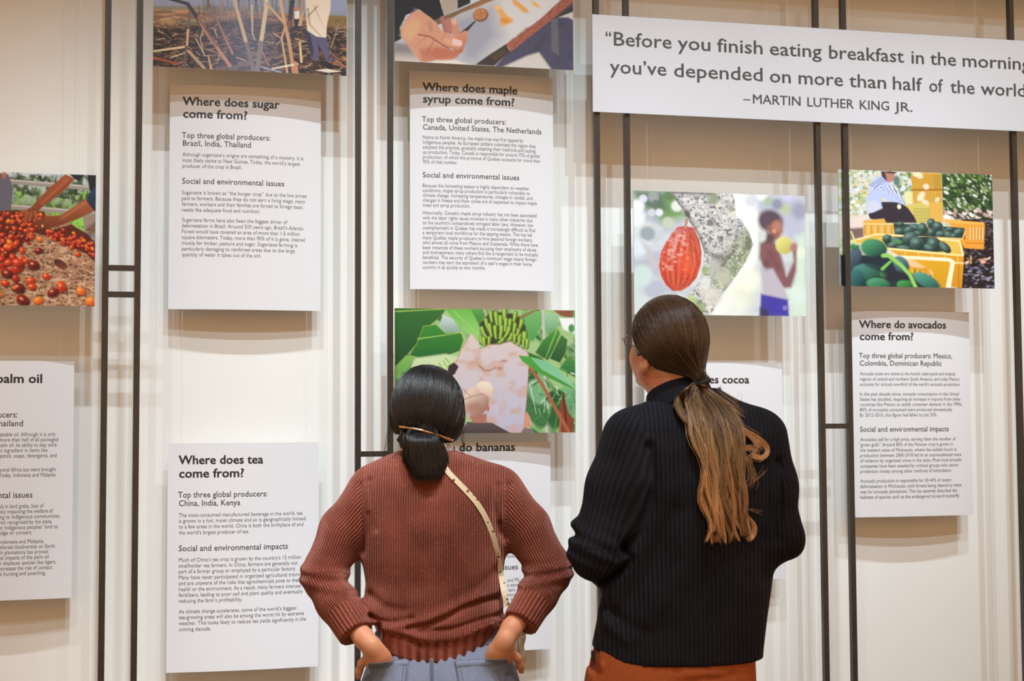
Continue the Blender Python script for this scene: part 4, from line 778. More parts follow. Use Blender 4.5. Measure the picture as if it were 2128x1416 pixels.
class Grid:
    def __init__(s, lo, hi, h):
        s.lo = np.array(lo, float); s.h = h; s.n = np.ceil((np.array(hi)-s.lo)/h).astype(int)+1
        ax = [(s.lo[i]+h*np.arange(s.n[i])).astype(np.float32) for i in range(3)]
        s.A = ax[0][:, None, None]; s.B = ax[1][None, :, None]; s.Z = ax[2][None, None, :]
    def mesh(s, f):
        f = np.broadcast_to(f, tuple(s.n)).astype(np.float32)
        ins = f < 0; nx, ny, nz = f.shape
        c = np.zeros((nx-1, ny-1, nz-1), np.int8)
        for i in (0, 1):
            for j in (0, 1):
                for k in (0, 1): c += ins[i:nx-1+i, j:ny-1+j, k:nz-1+k]
        act = (c > 0) & (c < 8); I = np.argwhere(act); vid = np.full(act.shape, -1, np.int32); vid[act] = np.arange(len(I))
        S = np.zeros((len(I), 3)); W = np.zeros(len(I))
        cor = [(i, j, k) for i in (0, 1) for j in (0, 1) for k in (0, 1)]
        val = {q: f[I[:, 0]+q[0], I[:, 1]+q[1], I[:, 2]+q[2]] for q in cor}
        for q in cor:
            for ax in range(3):
                if q[ax] == 0:
                    q2 = list(q); q2[ax] = 1; q2 = tuple(q2); v0, v1 = val[q], val[q2]; m_ = (v0 < 0) != (v1 < 0)
                    t = np.where(m_, v0/(v0-v1+1e-12), 0); p = np.array(q, float)[None].repeat(len(I), 0); p[:, ax] = t
                    S += p*m_[:, None]; W += m_
        V = (I+S/W[:, None])*s.h+s.lo
        F = []
        for ax in range(3):
            sl0 = [slice(None)]*3; sl1 = [slice(None)]*3; sl0[ax] = slice(0, -1); sl1[ax] = slice(1, None)
            a_, b_ = ins[tuple(sl0)], ins[tuple(sl1)]; E = np.argwhere(a_ != b_)
            o1, o2 = [(1, 2), (2, 0), (0, 1)][ax]
            ok = (E[:, o1] > 0) & (E[:, o2] > 0) & (E[:, o1] < f.shape[o1]-1) & (E[:, o2] < f.shape[o2]-1); E = E[ok]
            fl = a_[E[:, 0], E[:, 1], E[:, 2]]
            def g(d1, d2):
                Q = E.copy(); Q[:, o1] -= d1; Q[:, o2] -= d2; return vid[Q[:, 0], Q[:, 1], Q[:, 2]]
            q = np.stack([g(1, 1), g(0, 1), g(0, 0), g(1, 0)], 1); q[~fl] = q[~fl][:, ::-1]; F.append(q)
        return V, np.concatenate(F)
    # primitives
    def ell(s, c, r, R3=None):
        A, B, Z = s.A-c[0], s.B-c[1], s.Z-c[2]
        if R3 is not None: A, B, Z = (R3[0][0]*A+R3[0][1]*B+R3[0][2]*Z, R3[1][0]*A+R3[1][1]*B+R3[1][2]*Z, R3[2][0]*A+R3[2][1]*B+R3[2][2]*Z)
        k0 = np.sqrt((A/r[0])**2+(B/r[1])**2+(Z/r[2])**2); k1 = np.sqrt((A/r[0]**2)**2+(B/r[1]**2)**2+(Z/r[2]**2)**2)+1e-6
        return k0*(k0-1)/k1
    def cap(s, p, q, r0, r1, param=False):
        p = np.array(p, float); q = np.array(q, float); d = q-p; L2 = d@d
        A, B, Z = s.A-p[0], s.B-p[1], s.Z-p[2]
        t = np.clip((A*d[0]+B*d[1]+Z*d[2])/L2, 0, 1)
        D_ = np.sqrt((A-t*d[0])**2+(B-t*d[1])**2+(Z-t*d[2])**2)-(r0+(r1-r0)*t)
        return (D_, t) if param else D_
    def chain(s, pts, rr, k=0.0):
        D_ = None
        for i in range(len(pts)-1):
            d = s.cap(pts[i], pts[i+1], rr[i], rr[i+1]); D_ = d if D_ is None else (smin(D_, d, k) if k else np.minimum(D_, d))
        return D_
    def stack(s, rows, p=2.4):
        """rows: (z, a_left, a_right, b_centre, half_depth), any order"""
        rows = sorted(rows); z = np.array([r[0] for r in rows]); ax = s.Z[0, 0]
        zz = np.clip(ax, z[0], z[-1]); f = lambda v: np.interp(zz, z, v).astype(np.float32)
        def sm(v): 
            k = max(1, int(0.012/s.h)); w = np.pad(v, k, mode='edge'); return np.convolve(w, np.ones(2*k+1)/(2*k+1), 'valid')
        ca = sm(f([(r[1]+r[2])/2 for r in rows])); wa = sm(f([(r[2]-r[1])/2 for r in rows])); cb = sm(f([r[3] for r in rows])); wb = sm(f([r[4] for r in rows]))
        ca, wa, cb, wb = [q[None, None, :] for q in (ca, wa, cb, wb)]
        d = ((np.abs((s.A-ca)/wa)**p+np.abs((s.B-cb)/wb)**p)**(1/p)-1)*np.minimum(wa, wb)
        cap = np.maximum(z[0]-s.Z, s.Z-z[-1])
        return smax(d, np.broadcast_to(cap, d.shape), 0.02)

def poly_dist(A, Z, pts):
    best = None
    for (x0, z0), (x1, z1) in zip(pts[:-1], pts[1:]):
        ex, ez = x1-x0, z1-z0; t = np.clip(((A-x0)*ex+(Z-z0)*ez)/(ex*ex+ez*ez), 0, 1)
        d = np.hypot(A-x0-t*ex, Z-z0-t*ez); best = d if best is None else np.minimum(best, d)
    return best
def grooves(g, fr, f, gl, bc=0.0):
    """wrinkles pressed into the back: (px polyline, width, depth); negative depth raises a fold"""
    A = g.A[:, :, :]; Z = g.Z
    m_ = 1/(1+np.exp((g.B-bc)/0.012))
    for pts, w, dep in gl:
        P_ = [fr.pz(x, y, -0.08) for x, y in pts]; d = poly_dist(A, Z, P_)
        xs = np.array([q[0] for q in P_]); 
        f = f+dep*np.exp(-(d/w)**2)*m_
    return f

def head_sdf(g, c, th, tilt=0.0, roll=0.0, s_=1.0, female=False):
    """c: centre of the head; th: turn to the left from facing away; tilt: chin up"""
    ct, st = math.cos(th), math.sin(th); fwd = np.array([-st*math.cos(tilt), ct*math.cos(tilt), math.sin(tilt)])
    lat = np.array([ct, st, 0.0]); up = np.cross(lat, fwd)
    if roll: lat, up = lat*math.cos(roll)+up*math.sin(roll), up*math.cos(roll)-lat*math.sin(roll)
    Rm = np.stack([lat, fwd, up]); c = np.array(c, float)
    H = lambda x, y, z: tuple(c+(lat*x+fwd*y+up*z)*s_)
    e = lambda p, r: g.ell(H(*p), tuple(k*s_ for k in r), Rm)
    cp = lambda p, q, a, b: g.cap(H(*p), H(*q), a*s_, b*s_)
    d = e((0, -0.012, 0.025), (0.076, 0.094, 0.088))
    d = smin(d, e((0, 0.030, -0.032), (0.056, 0.056, 0.064)), 0.03)
    d = smin(d, e((0, 0.070, -0.084), (0.018, 0.017, 0.015)), 0.025)
    for sx in (-1, 1):
        d = smin(d, cp((0.054*sx, 0.0, -0.048), (0.014*sx, 0.062, -0.084), 0.016, 0.012), 0.025)     # jaw
        d = smin(d, e((0.041*sx, 0.054, -0.022), (0.021, 0.025, 0.030)), 0.03)                        # cheekbone
        d = smax(d, -e((0.032*sx, 0.104, 0.012), (0.018, 0.016, 0.012)), 0.012)                       # eye socket
        d = smin(d, cp((0.014*sx, 0.088, 0.028), (0.050*sx, 0.076, 0.030), 0.007, 0.006), 0.012)      # brow
        d = smin(d, e((0.012*sx, 0.098, -0.030), (0.009, 0.010, 0.007)), 0.008)                       # nostril wing
        ear = e((0.081*sx, -0.024, -0.010), (0.010, 0.017, 0.028)); ear = smin(ear, e((0.077*sx, -0.017, -0.034), (0.008, 0.009, 0.012)), 0.008)
        ear = smax(ear, -e((0.092*sx, -0.022, -0.006), (0.009, 0.010, 0.017)), 0.004)
        d = smin(d, ear, 0.005)
    d = smin(d, cp((0, 0.088, 0.016), (0, 0.113, -0.024), 0.008, 0.011), 0.012)                       # nose
    d = smin(d, cp((-0.018, 0.088, -0.055), (0.018, 0.088, -0.055), 0.006, 0.006), 0.008)
    d = smin(d, cp((-0.014, 0.086, -0.067), (0.014, 0.086, -0.067), 0.007, 0.007), 0.008)             # lips
    return d, H, Rm

def hand_sdf(g, wrist, palm_dir, across, normal, L_=0.175, curl=0.25, side=1):
    """wrist point, unit vectors: fingers' direction, direction towards the thumb side, back-of-hand normal"""
    w = np.array(wrist); pd, ac, nm = [np.array(v, float)/np.linalg.norm(v) for v in (palm_dir, across, normal)]
    k = L_/0.18
    pc = w+pd*0.045*k
    Rm = np.stack([ac, pd, nm]); d = g.ell(tuple(pc), (0.040*k, 0.052*k, 0.016*k), Rm)
    d = smin(d, g.cap(tuple(w-pd*0.01), tuple(w+pd*0.03*k), 0.023*k, 0.022*k), 0.02)
    for i, (o, l) in enumerate([(0.029, 0.068), (0.010, 0.076), (-0.010, 0.071), (-0.028, 0.056)]):
        b = w+pd*0.085*k+ac*o*k; q = b.copy(); dr = pd.copy(); r = 0.0088*k
        for sgm, ff in ((0.45, 0), (0.30, 1), (0.25, 2)):
            dr = dr-nm*curl*(1+0.3*i/3); dr /= np.linalg.norm(dr); q2 = q+dr*l*k*sgm
            d = smin(d, g.cap(tuple(q), tuple(q2), r, r*0.92), 0.006); q = q2; r *= 0.92
    q = w+pd*0.022*k+ac*0.026*k; dr = pd*0.55+ac*0.8-nm*0.15; dr /= np.linalg.norm(dr); r = 0.0125*k
    for l in (0.038, 0.030, 0.024):
        q2 = q+dr*l*k; d = smin(d, g.cap(tuple(q), tuple(q2), r, r*0.9), 0.010); q = q2; r *= 0.9; dr = dr*0.8+pd*0.35; dr /= np.linalg.norm(dr)
    return d

def by_label(F, lab, cands):
    """corner values: every face reads one of the candidate vertex arrays, so rib counts break cleanly at a seam"""
    F = np.asarray(F); lf = np.sort(lab[F], axis=1)[:, F.shape[1]//2]; out = np.zeros(F.shape, np.float32)
    for k, c in enumerate(cands): m_ = lf == k; out[m_] = np.asarray(c)[F[m_]]
    return out

def build_part(fr, root, name, V, F, mat, attrs=None, smooth=True):
    me = mesh_np(name, fr.world(V), F, smooth=smooth, attrs=attrs)
    return newobj(name, me, mat, root)

def arm_uv(V, pts, rr):
    """distance to the limb axis minus radius, angle*radius and length along a chain of joints"""
    best = np.full(len(V), 1e9); U = np.zeros(len(V)); S = np.zeros(len(V)); acc = 0
    for i in range(len(pts)-1):
        p, q = np.array(pts[i]), np.array(pts[i+1]); d = q-p; L_ = np.linalg.norm(d); T = d/L_
        t = np.clip((V-p)@T/L_, 0, 1); c = p+t[:, None]*d; w = V-c; r = np.linalg.norm(w, axis=1)
        dd = r-(rr[i]*(1-t)+rr[i+1]*t); e1 = np.cross(T, (0, 1, 0)); e1 /= np.linalg.norm(e1); e2 = np.cross(T, e1)
        u = np.arctan2(w@e1, -(w@e2)*np.sign(e2[1] if e2[1] else 1)); k = dd < best
        best = np.where(k, dd, best); U = np.where(k, u*0.055, U); S = np.where(k, acc+t*L_, S); acc += L_
    return best, U, S

def knit(name, c_lo, c_hi, c_spec, rib_depth, sheen, sheen_col, speck=0.5, rough=0.85):
    """ribbed knit: attribute 'rib' counts ribs round the body, 'along' is metres down the rib"""
    m = NT(name)
    ar = m.n('ShaderNodeAttribute', attribute_name='rib'); al = m.n('ShaderNodeAttribute', attribute_name='along')
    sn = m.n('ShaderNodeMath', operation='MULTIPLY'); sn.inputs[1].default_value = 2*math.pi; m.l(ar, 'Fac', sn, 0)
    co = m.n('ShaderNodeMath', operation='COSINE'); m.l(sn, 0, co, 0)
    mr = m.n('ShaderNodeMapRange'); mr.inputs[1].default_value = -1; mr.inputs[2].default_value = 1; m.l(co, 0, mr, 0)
    cb = m.n('ShaderNodeCombineXYZ'); mu = m.n('ShaderNodeMath', operation='MULTIPLY'); mu.inputs[1].default_value = 230.0; m.l(al, 'Fac', mu, 0)
    rd = m.n('ShaderNodeAttribute', attribute_name='round'); mx = m.n('ShaderNodeMath', operation='MULTIPLY'); mx.inputs[1].default_value = 240.0; m.l(rd, 'Fac', mx, 0)
    m.l(mx, 0, cb, 0); m.l(mu, 0, cb, 1); ns = m.n('ShaderNodeTexNoise', i_Scale=1.0, i_Detail=3.0, i_Roughness=0.65); m.l(cb, 0, ns, 'Vector')
    tc = m.n('ShaderNodeTexCoord'); n2 = m.n('ShaderNodeTexNoise', i_Scale=14.0, i_Detail=4.0); m.l(tc, 'Object', n2, 'Vector')
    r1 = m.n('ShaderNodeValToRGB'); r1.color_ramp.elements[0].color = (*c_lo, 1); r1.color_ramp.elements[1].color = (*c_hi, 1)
    ad = m.n('ShaderNodeMath', operation='MULTIPLY_ADD'); ad.inputs[1].default_value = 0.55; m.l(mr, 0, ad, 0)  # shade between ribs is put into the colour: dark grooves, paler ridges
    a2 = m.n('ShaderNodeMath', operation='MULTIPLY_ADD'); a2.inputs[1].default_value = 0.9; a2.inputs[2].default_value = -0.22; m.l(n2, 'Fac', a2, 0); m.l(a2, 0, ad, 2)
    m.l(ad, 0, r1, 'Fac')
    r2 = m.n('ShaderNodeValToRGB'); r2.color_ramp.elements[0].position = 0.60; r2.color_ramp.elements[1].position = 0.74
    m.l(ns, 'Fac', r2, 'Fac'); m3 = m.n('ShaderNodeMath', operation='MULTIPLY'); m.l(r2, 'Color', m3, 0); m3.inputs[1].default_value = speck
    m4 = m.n('ShaderNodeMath', operation='MULTIPLY'); m.l(m3, 0, m4, 0); m.l(mr, 0, m4, 1)
    mixn = m.n('ShaderNodeMixRGB'); m.l(m4, 0, mixn, 'Fac'); m.l(r1, 'Color', mixn, 'Color1'); mixn.inputs['Color2'].default_value = (*c_spec, 1)
    m.l(mixn, 'Color', m.b, 'Base Color')
    hs = m.n('ShaderNodeMath', operation='MULTIPLY_ADD'); hs.inputs[1].default_value = 0.35; m.l(ns, 'Fac', hs, 0); m.l(mr, 0, hs, 2)
    bp = m.n('ShaderNodeBump', i_Strength=0.9, i_Distance=rib_depth); m.l(hs, 0, bp, 'Height'); m.l(bp, 'Normal', m.b, 'Normal')
    m.set(Roughness=rough); m.b.inputs['Specular IOR Level'].default_value = 0.15
    m.b.inputs['Sheen Weight'].default_value = sheen; m.b.inputs['Sheen Tint'].default_value = (*sheen_col, 1); m.b.inputs['Sheen Roughness'].default_value = 0.4
    return m.m

def hair_mat(name, stops, rough=0.32, spec=0.5):
    """attribute 'tip' runs 0 (root) to 1 (tip), 'tone' varies by strand"""
    m = NT(name); a = m.n('ShaderNodeAttribute', attribute_name='tip'); b = m.n('ShaderNodeAttribute', attribute_name='tone')
    r = m.n('ShaderNodeValToRGB'); el = r.color_ramp.elements
    while len(el) < len(stops): el.new(0.5)
    for e, (p_, c) in zip(el, stops): e.position = p_; e.color = (*c, 1)
    m.l(a, 'Fac', r, 'Fac'); mm = m.n('ShaderNodeMixRGB', blend_type='MULTIPLY'); mm.inputs['Fac'].default_value = 1.0
    m.l(r, 'Color', mm, 'Color1'); m.l(b, 'Fac', mm, 'Color2'); m.l(mm, 'Color', m.b, 'Base Color')
    m.set(Roughness=rough); m.b.inputs['Specular IOR Level'].default_value = spec
    return m.m

def skin_mat(name, col, red):
    m = NT(name); tc = m.n('ShaderNodeTexCoord'); n1 = m.n('ShaderNodeTexNoise', i_Scale=18.0, i_Detail=4.0); m.l(tc, 'Object', n1, 'Vector')
    r = m.n('ShaderNodeValToRGB'); r.color_ramp.elements[0].position = 0.35; r.color_ramp.elements[1].position = 0.7
    r.color_ramp.elements[0].color = (*col, 1); r.color_ramp.elements[1].color = (*red, 1); m.l(n1, 'Fac', r, 'Fac'); m.l(r, 'Color', m.b, 'Base Color')
    n2 = m.n('ShaderNodeTexNoise', i_Scale=420.0); bp = m.n('ShaderNodeBump', i_Strength=0.12, i_Distance=0.0006); m.l(tc, 'Object', n2, 'Vector'); m.l(n2, 'Fac', bp, 'Height'); m.l(bp, 'Normal', m.b, 'Normal')
    m.set(Roughness=0.5); m.b.inputs['Subsurface Weight'].default_value = 0.08; m.b.inputs['Subsurface Radius'].default_value = (0.02, 0.008, 0.004)
    m.b.inputs['Specular IOR Level'].default_value = 0.35
    return m.m

def cloth_mat(name, c0, c1, scale, bump, stretch=(1, 1, 1), rough=0.85, worn=None):
    m = NT(name); tc = m.n('ShaderNodeTexCoord'); mp = m.n('ShaderNodeMapping'); mp.inputs['Scale'].default_value = stretch; m.l(tc, 'Object', mp, 'Vector')
    n1 = m.n('ShaderNodeTexNoise', i_Scale=scale, i_Detail=5.0, i_Roughness=0.7); m.l(mp, 'Vector', n1, 'Vector')
    n0 = m.n('ShaderNodeTexNoise', i_Scale=6.0, i_Detail=3.0); m.l(tc, 'Object', n0, 'Vector')
    r = m.n('ShaderNodeValToRGB'); r.color_ramp.elements[0].position = 0.3; r.color_ramp.elements[1].position = 0.7
    r.color_ramp.elements[0].color = (*c0, 1); r.color_ramp.elements[1].color = (*c1, 1)
    ad = m.n('ShaderNodeMath', operation='MULTIPLY_ADD'); ad.inputs[1].default_value = 0.5; m.l(n1, 'Fac', ad, 0); m2 = m.n('ShaderNodeMath', operation='MULTIPLY'); m2.inputs[1].default_value = 0.5; m.l(n0, 'Fac', m2, 0); m.l(m2, 0, ad, 2)
    m.l(ad, 0, r, 'Fac'); m.l(r, 'Color', m.b, 'Base Color'); bp = m.n('ShaderNodeBump', i_Strength=0.5, i_Distance=bump); m.l(n1, 'Fac', bp, 'Height'); m.l(bp, 'Normal', m.b, 'Normal')
    m.set(Roughness=rough); m.b.inputs['Specular IOR Level'].default_value = 0.2
    return m.m

def strand_mesh(P_, rad, tip, tone, sides=3):
    """P_: (n, m, 3) in person space"""
    n, m_, _ = P_.shape; t = np.linspace(0, 1, m_)
    R2 = rad[:, None]*(1-0.75*np.clip((t-0.75)/0.25, 0, 1))[None]*np.ones((n, 1))
    V, F = tubes(P_, R2, sides)
    return V, F, np.repeat(tip.reshape(-1), sides), np.repeat(np.repeat(tone, m_), sides)

from mathutils.bvhtree import BVHTree
class Surf:
    """drape things on a finished surface, casting along b"""
    def __init__(s, V, F): s.t = BVHTree.FromPolygons([tuple(v) for v in V], [tuple(int(i) for i in f) for f in F])
    def hit(s, a, z, side=-1):
        h = s.t.ray_cast(Vector((a, side*1.0, z)), Vector((0, -side, 0)))
        return h[0].y if h[0] is not None else None

def ribbon(pts, w, th=0.0015, up=None):
    """flat strap along pts (n,3) with width along the local side vector"""
    P_ = np.array(pts, float); T = np.gradient(P_, axis=0); T /= np.linalg.norm(T, axis=1, keepdims=True)
    N = np.array(up, float); S_ = np.cross(T, N); S_ /= np.linalg.norm(S_, axis=1, keepdims=True)+1e-9
    V = []; F = []
    for i, (p, s_) in enumerate(zip(P_, S_)):
        n = N[i]; V += [p-s_*w/2, p+s_*w/2, p+s_*w/2+n*th, p-s_*w/2+n*th]
        if i: a = 4*(i-1); b = 4*i; F += [(a+k, a+(k+1) % 4, b+(k+1) % 4, b+k) for k in range(4)]
    F += [(0, 3, 2, 1), (b, b+1, b+2, b+3)]
    return np.array(V), F

# ------------------------------------------------------------------ the woman in the rust sweater
MS1 = skin_mat('warm_skin', srgb(214, 158, 124), srgb(204, 138, 104))
MRUST = knit('rust_chenille_knit', srgb(66, 29, 21), srgb(156, 86, 68), srgb(236, 184, 172), 0.0032, 0.45, srgb(226, 160, 150), 1.0)
MBLACKHAIR = hair_mat('black_hair', [(0.0, (0.0045, 0.004, 0.004)), (1.0, (0.007, 0.006, 0.006))], 0.36, 0.6)
MDENIM = cloth_mat('washed_blue_denim', srgb(96, 112, 140), srgb(142, 154, 178), 300, 0.0006, (1, 1, 0.25))
MSTITCH = simple('denim_stitching', srgb(70, 76, 84), 0.8)
MGOLD = simple('polished_gold_metal', (0.83, 0.58, 0.30), 0.18, metal=1.0)
MSHOE = simple('white_shoe_leather', (0.55, 0.53, 0.50), 0.5)
MSOLE = simple('shoe_sole_rubber', (0.3, 0.28, 0.25), 0.7)
MUNDER = cloth_mat('pale_grey_undershirt', srgb(196, 196, 198), srgb(218, 218, 220), 200, 0.0003)
MEYE = simple('eye', (0.55, 0.52, 0.5), 0.2)

fw = Frame(3.60, 905)
woman = empty('person', tuple(fw.root)); tag(woman, 'dark-haired person in a rust ribbed sweater, hands tucked in back jeans pockets', 'person', 'visitors reading the wall')
def Q(px, py, b=0.0): return fw.P(px, py, b)
def rowsof(fr, L_): return [(fr.pz((l+r)/2, y)[1], fr.pz(l, y)[0], fr.pz(r, y)[0], bc, hb) for (y, l, r, bc, hb) in L_]

armL = [Q(772, 1034, 0.0), Q(712, 1100, -0.005), Q(672, 1196, -0.02), Q(698, 1252, -0.05), Q(741, 1318, -0.10)]
rL = [0.062, 0.055, 0.054, 0.047, 0.0445]
armR = [Q(1036, 1028, 0.0), Q(1095, 1095, -0.005), Q(1141, 1186, -0.02), Q(1118, 1235, -0.05), Q(1081, 1296, -0.10)]
rR = [0.062, 0.056, 0.056, 0.047, 0.0445]
g = Grid((fw.pz(612, 1200)[0], -0.20, 0.84), (fw.pz(1206, 1200)[0], 0.19, 1.46), 0.0046)
torso = rowsof(fw, [(936, 822, 952, 0.015, 0.062), (947, 802, 974, 0.012, 0.070), (958, 776, 1010, 0.008, 0.076), (974, 750, 1046, 0.004, 0.084), (1000, 742, 1064, 0.0, 0.094), (1040, 740, 1070, 0.0, 0.108),
    (1100, 746, 1062, 0.004, 0.118), (1160, 752, 1050, 0.006, 0.118), (1210, 760, 1044, 0.006, 0.112), (1250, 757, 1046, 0.002, 0.114), (1290, 757, 1050, -0.002, 0.120), (1320, 768, 1040, -0.002, 0.116), (1345, 772, 1032, -0.002, 0.114), (1400, 774, 1034, -0.002, 0.114)])
f = g.stack(torso, 2.35)
dL = g.chain(armL, rL, 0.02); dR = g.chain(armR, rR, 0.02)
# elbow creases run round the sleeves
def creases(g, d, c, axis, amp, per, w):
    t = (g.A-c[0])*axis[0]+(g.B-c[1])*axis[1]+(g.Z-c[2])*axis[2]
    return d+amp*np.sin(t/per*2*np.pi+0.8)*np.exp(-(t/w)**2)
dL = creases(g, dL, Q(684, 1203), (0.15, 0.0, 0.98), 0.0032, 0.034, 0.034)
dR = creases(g, dR, Q(1130, 1192), (-0.15, 0.0, 0.98), 0.0034, 0.030, 0.034)
f = smin(f, dL, 0.035); f = smin(f, dR, 0.035)
f = grooves(g, fw, f, [
    ([(748, 1010), (752, 1060), (756, 1110), (752, 1150)], 0.010, 0.007), ([(768, 1000), (776, 1050), (780, 1100)], 0.008, 0.006), ([(760, 1010), (765, 1060)], 0.006, -0.004),
    ([(1057, 1010), (1052, 1060), (1050, 1120)], 0.010, 0.007), ([(1034, 1010), (1030, 1060), (1038, 1110)], 0.008, 0.006), ([(1046, 1020), (1040, 1080)], 0.007, -0.004),
    ([(768, 1282), (790, 1291), (815, 1293), (860, 1282)], 0.007, 0.008), ([(850, 1302), (892, 1296), (930, 1280), (960, 1262), (1000, 1250), (1040, 1245)], 0.007, 0.013),
    ([(870, 1310), (940, 1304), (1000, 1287), (1045, 1280)], 0.006, 0.008), ([(775, 1304), (810, 1316), (850, 1323), (880, 1338)], 0.006, 0.014),
    ([(880, 1288), (930, 1268), (1000, 1238)], 0.010, -0.006), ([(790, 1300), (850, 1296)], 0.009, -0.006), ([(800, 1308), (850, 1316), (900, 1326), (960, 1318), (1020, 1296)], 0.010, -0.008),
    ([(768, 1240), (800, 1262), (840, 1268)], 0.012, 0.006), ([(1030, 1190), (990, 1225), (940, 1245)], 0.014, 0.005), ([(905, 960), (905, 1120)], 0.03, 0.004)], 0.0)
hem = [fw.pz(x, y, -0.11) for x, y in [(740, 1290), (776, 1306), (793, 1348), (814, 1364), (838, 1372), (870, 1379), (897, 1380), (937, 1376), (972, 1366), (1002, 1350), (1024, 1322), (1060, 1296)]]
hz = np.interp(g.A[:, 0, 0], [q[0] for q in hem], [q[1] for q in hem]).astype(np.float32)[:, None, None]
def near_torso(g): return np.minimum(dL, dR)
armreg = (np.minimum(dL, dR) < 0.003) & (np.abs(g.A-fw.pz(903, 1)[0]) > 0.148)
def endcut(g, f, p0, p1, reg):
    T = np.array(p1)-np.array(p0); T /= np.linalg.norm(T)
    t = (g.A-p1[0])*T[0]+(g.B-p1[1])*T[1]+(g.Z-p1[2])*T[2]
    return np.where(reg, np.maximum(f, t), f), t
f, tL = endcut(g, f, armL[3], armL[4], (dL < 0.02) & (g.Z < armL[3][2]) & (g.A < armL[4][0]+0.07))
f, tR = endcut(g, f, armR[3], armR[4], (dR < 0.02) & (g.Z < armR[3][2]) & (g.A > armR[4][0]-0.07))
# rib modulation of the welt and the cuffs, as real relief
rowz = np.interp(g.A[:, 0, 0], [fw.pz(x, 1, 0)[0] for x in (770, 850, 900, 960, 1030)], [fw.pz(x, y, -0.11)[1] for x, y in [(770, 1300), (850, 1326), (900, 1336), (960, 1322), (1030, 1292)]]).astype(np.float32)[:, None, None]
th = np.arctan2(g.A-fw.pz(903, 1330)[0], -(g.B)*1.15)
welt = (g.Z < rowz) & ~armreg
f = np.where(welt, f+0.0022*np.cos(th*0.13/0.021*2*np.pi), f)
f = np.where((g.Z < hz) & ~(armreg), np.maximum(f, (hz-g.Z)), f)
# neck opening
f = np.maximum(f, -g.cap(Q(888, 900, 0.03), Q(888, 975, 0.01), 0.062, 0.058))
V, F = g.mesh(f)
bL, uL, sL = arm_uv(V, armL, rL); bR, uR, sR = arm_uv(V, armR, rR)
ac = fw.pz(903, 1150)[0]; ang = np.arctan2(V[:, 0]-ac, -(V[:, 1]))
u = np.where(np.abs(V[:, 0]-ac) < 9, ang*0.13, 0); u = np.where(V[:, 1] < 0.02, (V[:, 0]-ac)*1.08, u)
zarm = fw.pz(0, 1150)[1]; xl, xr_ = fw.pz(757, 1100)[0], fw.pz(1051, 1100)[0]
isL = np.where(V[:, 2] > zarm, V[:, 0] < xl, (bL < 0.010) & (V[:, 0] < xl+0.05)); isR = np.where(V[:, 2] > zarm, V[:, 0] > xr_, (bR < 0.010) & (V[:, 0] > xr_-0.05))
isL &= ~((V[:, 2] < fw.pz(0, 1285)[1]) & (np.abs(V[:, 0]-ac) < 0.135) & (V[:, 1] > -0.09)); 
Lt = sum(np.linalg.norm(np.array(armL[i+1])-np.array(armL[i])) for i in range(4)); Rt = sum(np.linalg.norm(np.array(armR[i+1])-np.array(armR[i])) for i in range(4))
rz = np.interp(V[:, 0], g.A[:, 0, 0], rowz[:, 0, 0]); welt_u = np.arctan2(V[:, 0]-fw.pz(903, 1330)[0], -V[:, 1]*1.15)*0.13/0.021
lab = np.where(isL, 1+(sL > Lt-0.07), np.where(isR, 3+(sR > Rt-0.07), np.where(V[:, 2] < rz, 5, 0))).astype(int)
ribs = by_label(F, lab, [u/0.0066, uL/0.0066, uL/0.0130, uR/0.0066, uR/0.0130, welt_u]); als = by_label(F, lab, [V[:, 2], sL, sL, sR, sR, V[:, 2]])
build_part(fw, woman, 'sweater', V, F, MRUST, {'rib': ribs, 'along': als, 'round': by_label(F, lab, [u, uL, uL, uR, uR, u])})
SW = Surf(V, F)

# body: head, neck, trunk, arms, hands, legs in one skin
hc = Q(888, 852, 0.028)
g = Grid((fw.pz(640, 1200)[0], -0.185, 0.02), (fw.pz(1170, 1200)[0], 0.20, 1.66), 0.0054)
hd, HW, Rw = head_sdf(g, hc, 0.0, 0.10, -0.05, 0.93)
f = smin(hd, g.cap(HW(0, -0.025, -0.06), Q(888, 965, 0.012), 0.050, 0.056), 0.03)
core = [(z, l+0.022, r-0.022, bc, hb-0.020) for (z, l, r, bc, hb) in torso if z < fw.pz(900, 955)[1]]
f = smin(f, g.stack(core, 2.2), 0.03)
al_, ar_ = [list(armL), list(armR)]
f = smin(f, g.chain(armL[:4]+[Q(757, 1328, -0.112)], [0.045, 0.037, 0.034, 0.030, 0.024]), 0.02); f = smin(f, g.chain(armR[:4]+[Q(1062, 1308, -0.112)], [0.045, 0.037, 0.034, 0.030, 0.024]), 0.02)
f = smin(f, g.chain([Q(757, 1328, -0.112), Q(774, 1348, -0.122)], [0.024, 0.022]), 0.012)
f = smin(f, g.chain([Q(1062, 1308, -0.112), Q(1048, 1336, -0.122)], [0.025, 0.023]), 0.012)
f = smin(f, hand_sdf(g, Q(776, 1346, -0.126), (0.38, 0.36, -1.0), (-1, 0.30, -0.30), (0.0, -1, -0.36), 0.150, 0.02), 0.010)
f = smin(f, hand_sdf(g, Q(1047, 1334, -0.126), (-0.34, 0.36, -1.0), (1, 0.30, -0.30), (0.0, -1, -0.36), 0.150, 0.02), 0.010)
hipL, hipR = (fw.pz(840, 1400)[0], 0.0, 0.86), (fw.pz(978, 1400)[0], 0.0, 0.86)
legs = []
for hp, kx, ax in ((hipL, -0.015, -0.02), (hipR, 0.015, 0.02)):
    f = smin(f, g.chain([hp, (hp[0]+kx, 0.01, 0.47), (hp[0]+ax, -0.015, 0.075)], [0.085, 0.050, 0.032]), 0.03)
    f = smin(f, g.chain([(hp[0]+ax, -0.02, 0.05), (hp[0]+ax*1.3, 0.12, 0.035)], [0.034, 0.026]), 0.02)
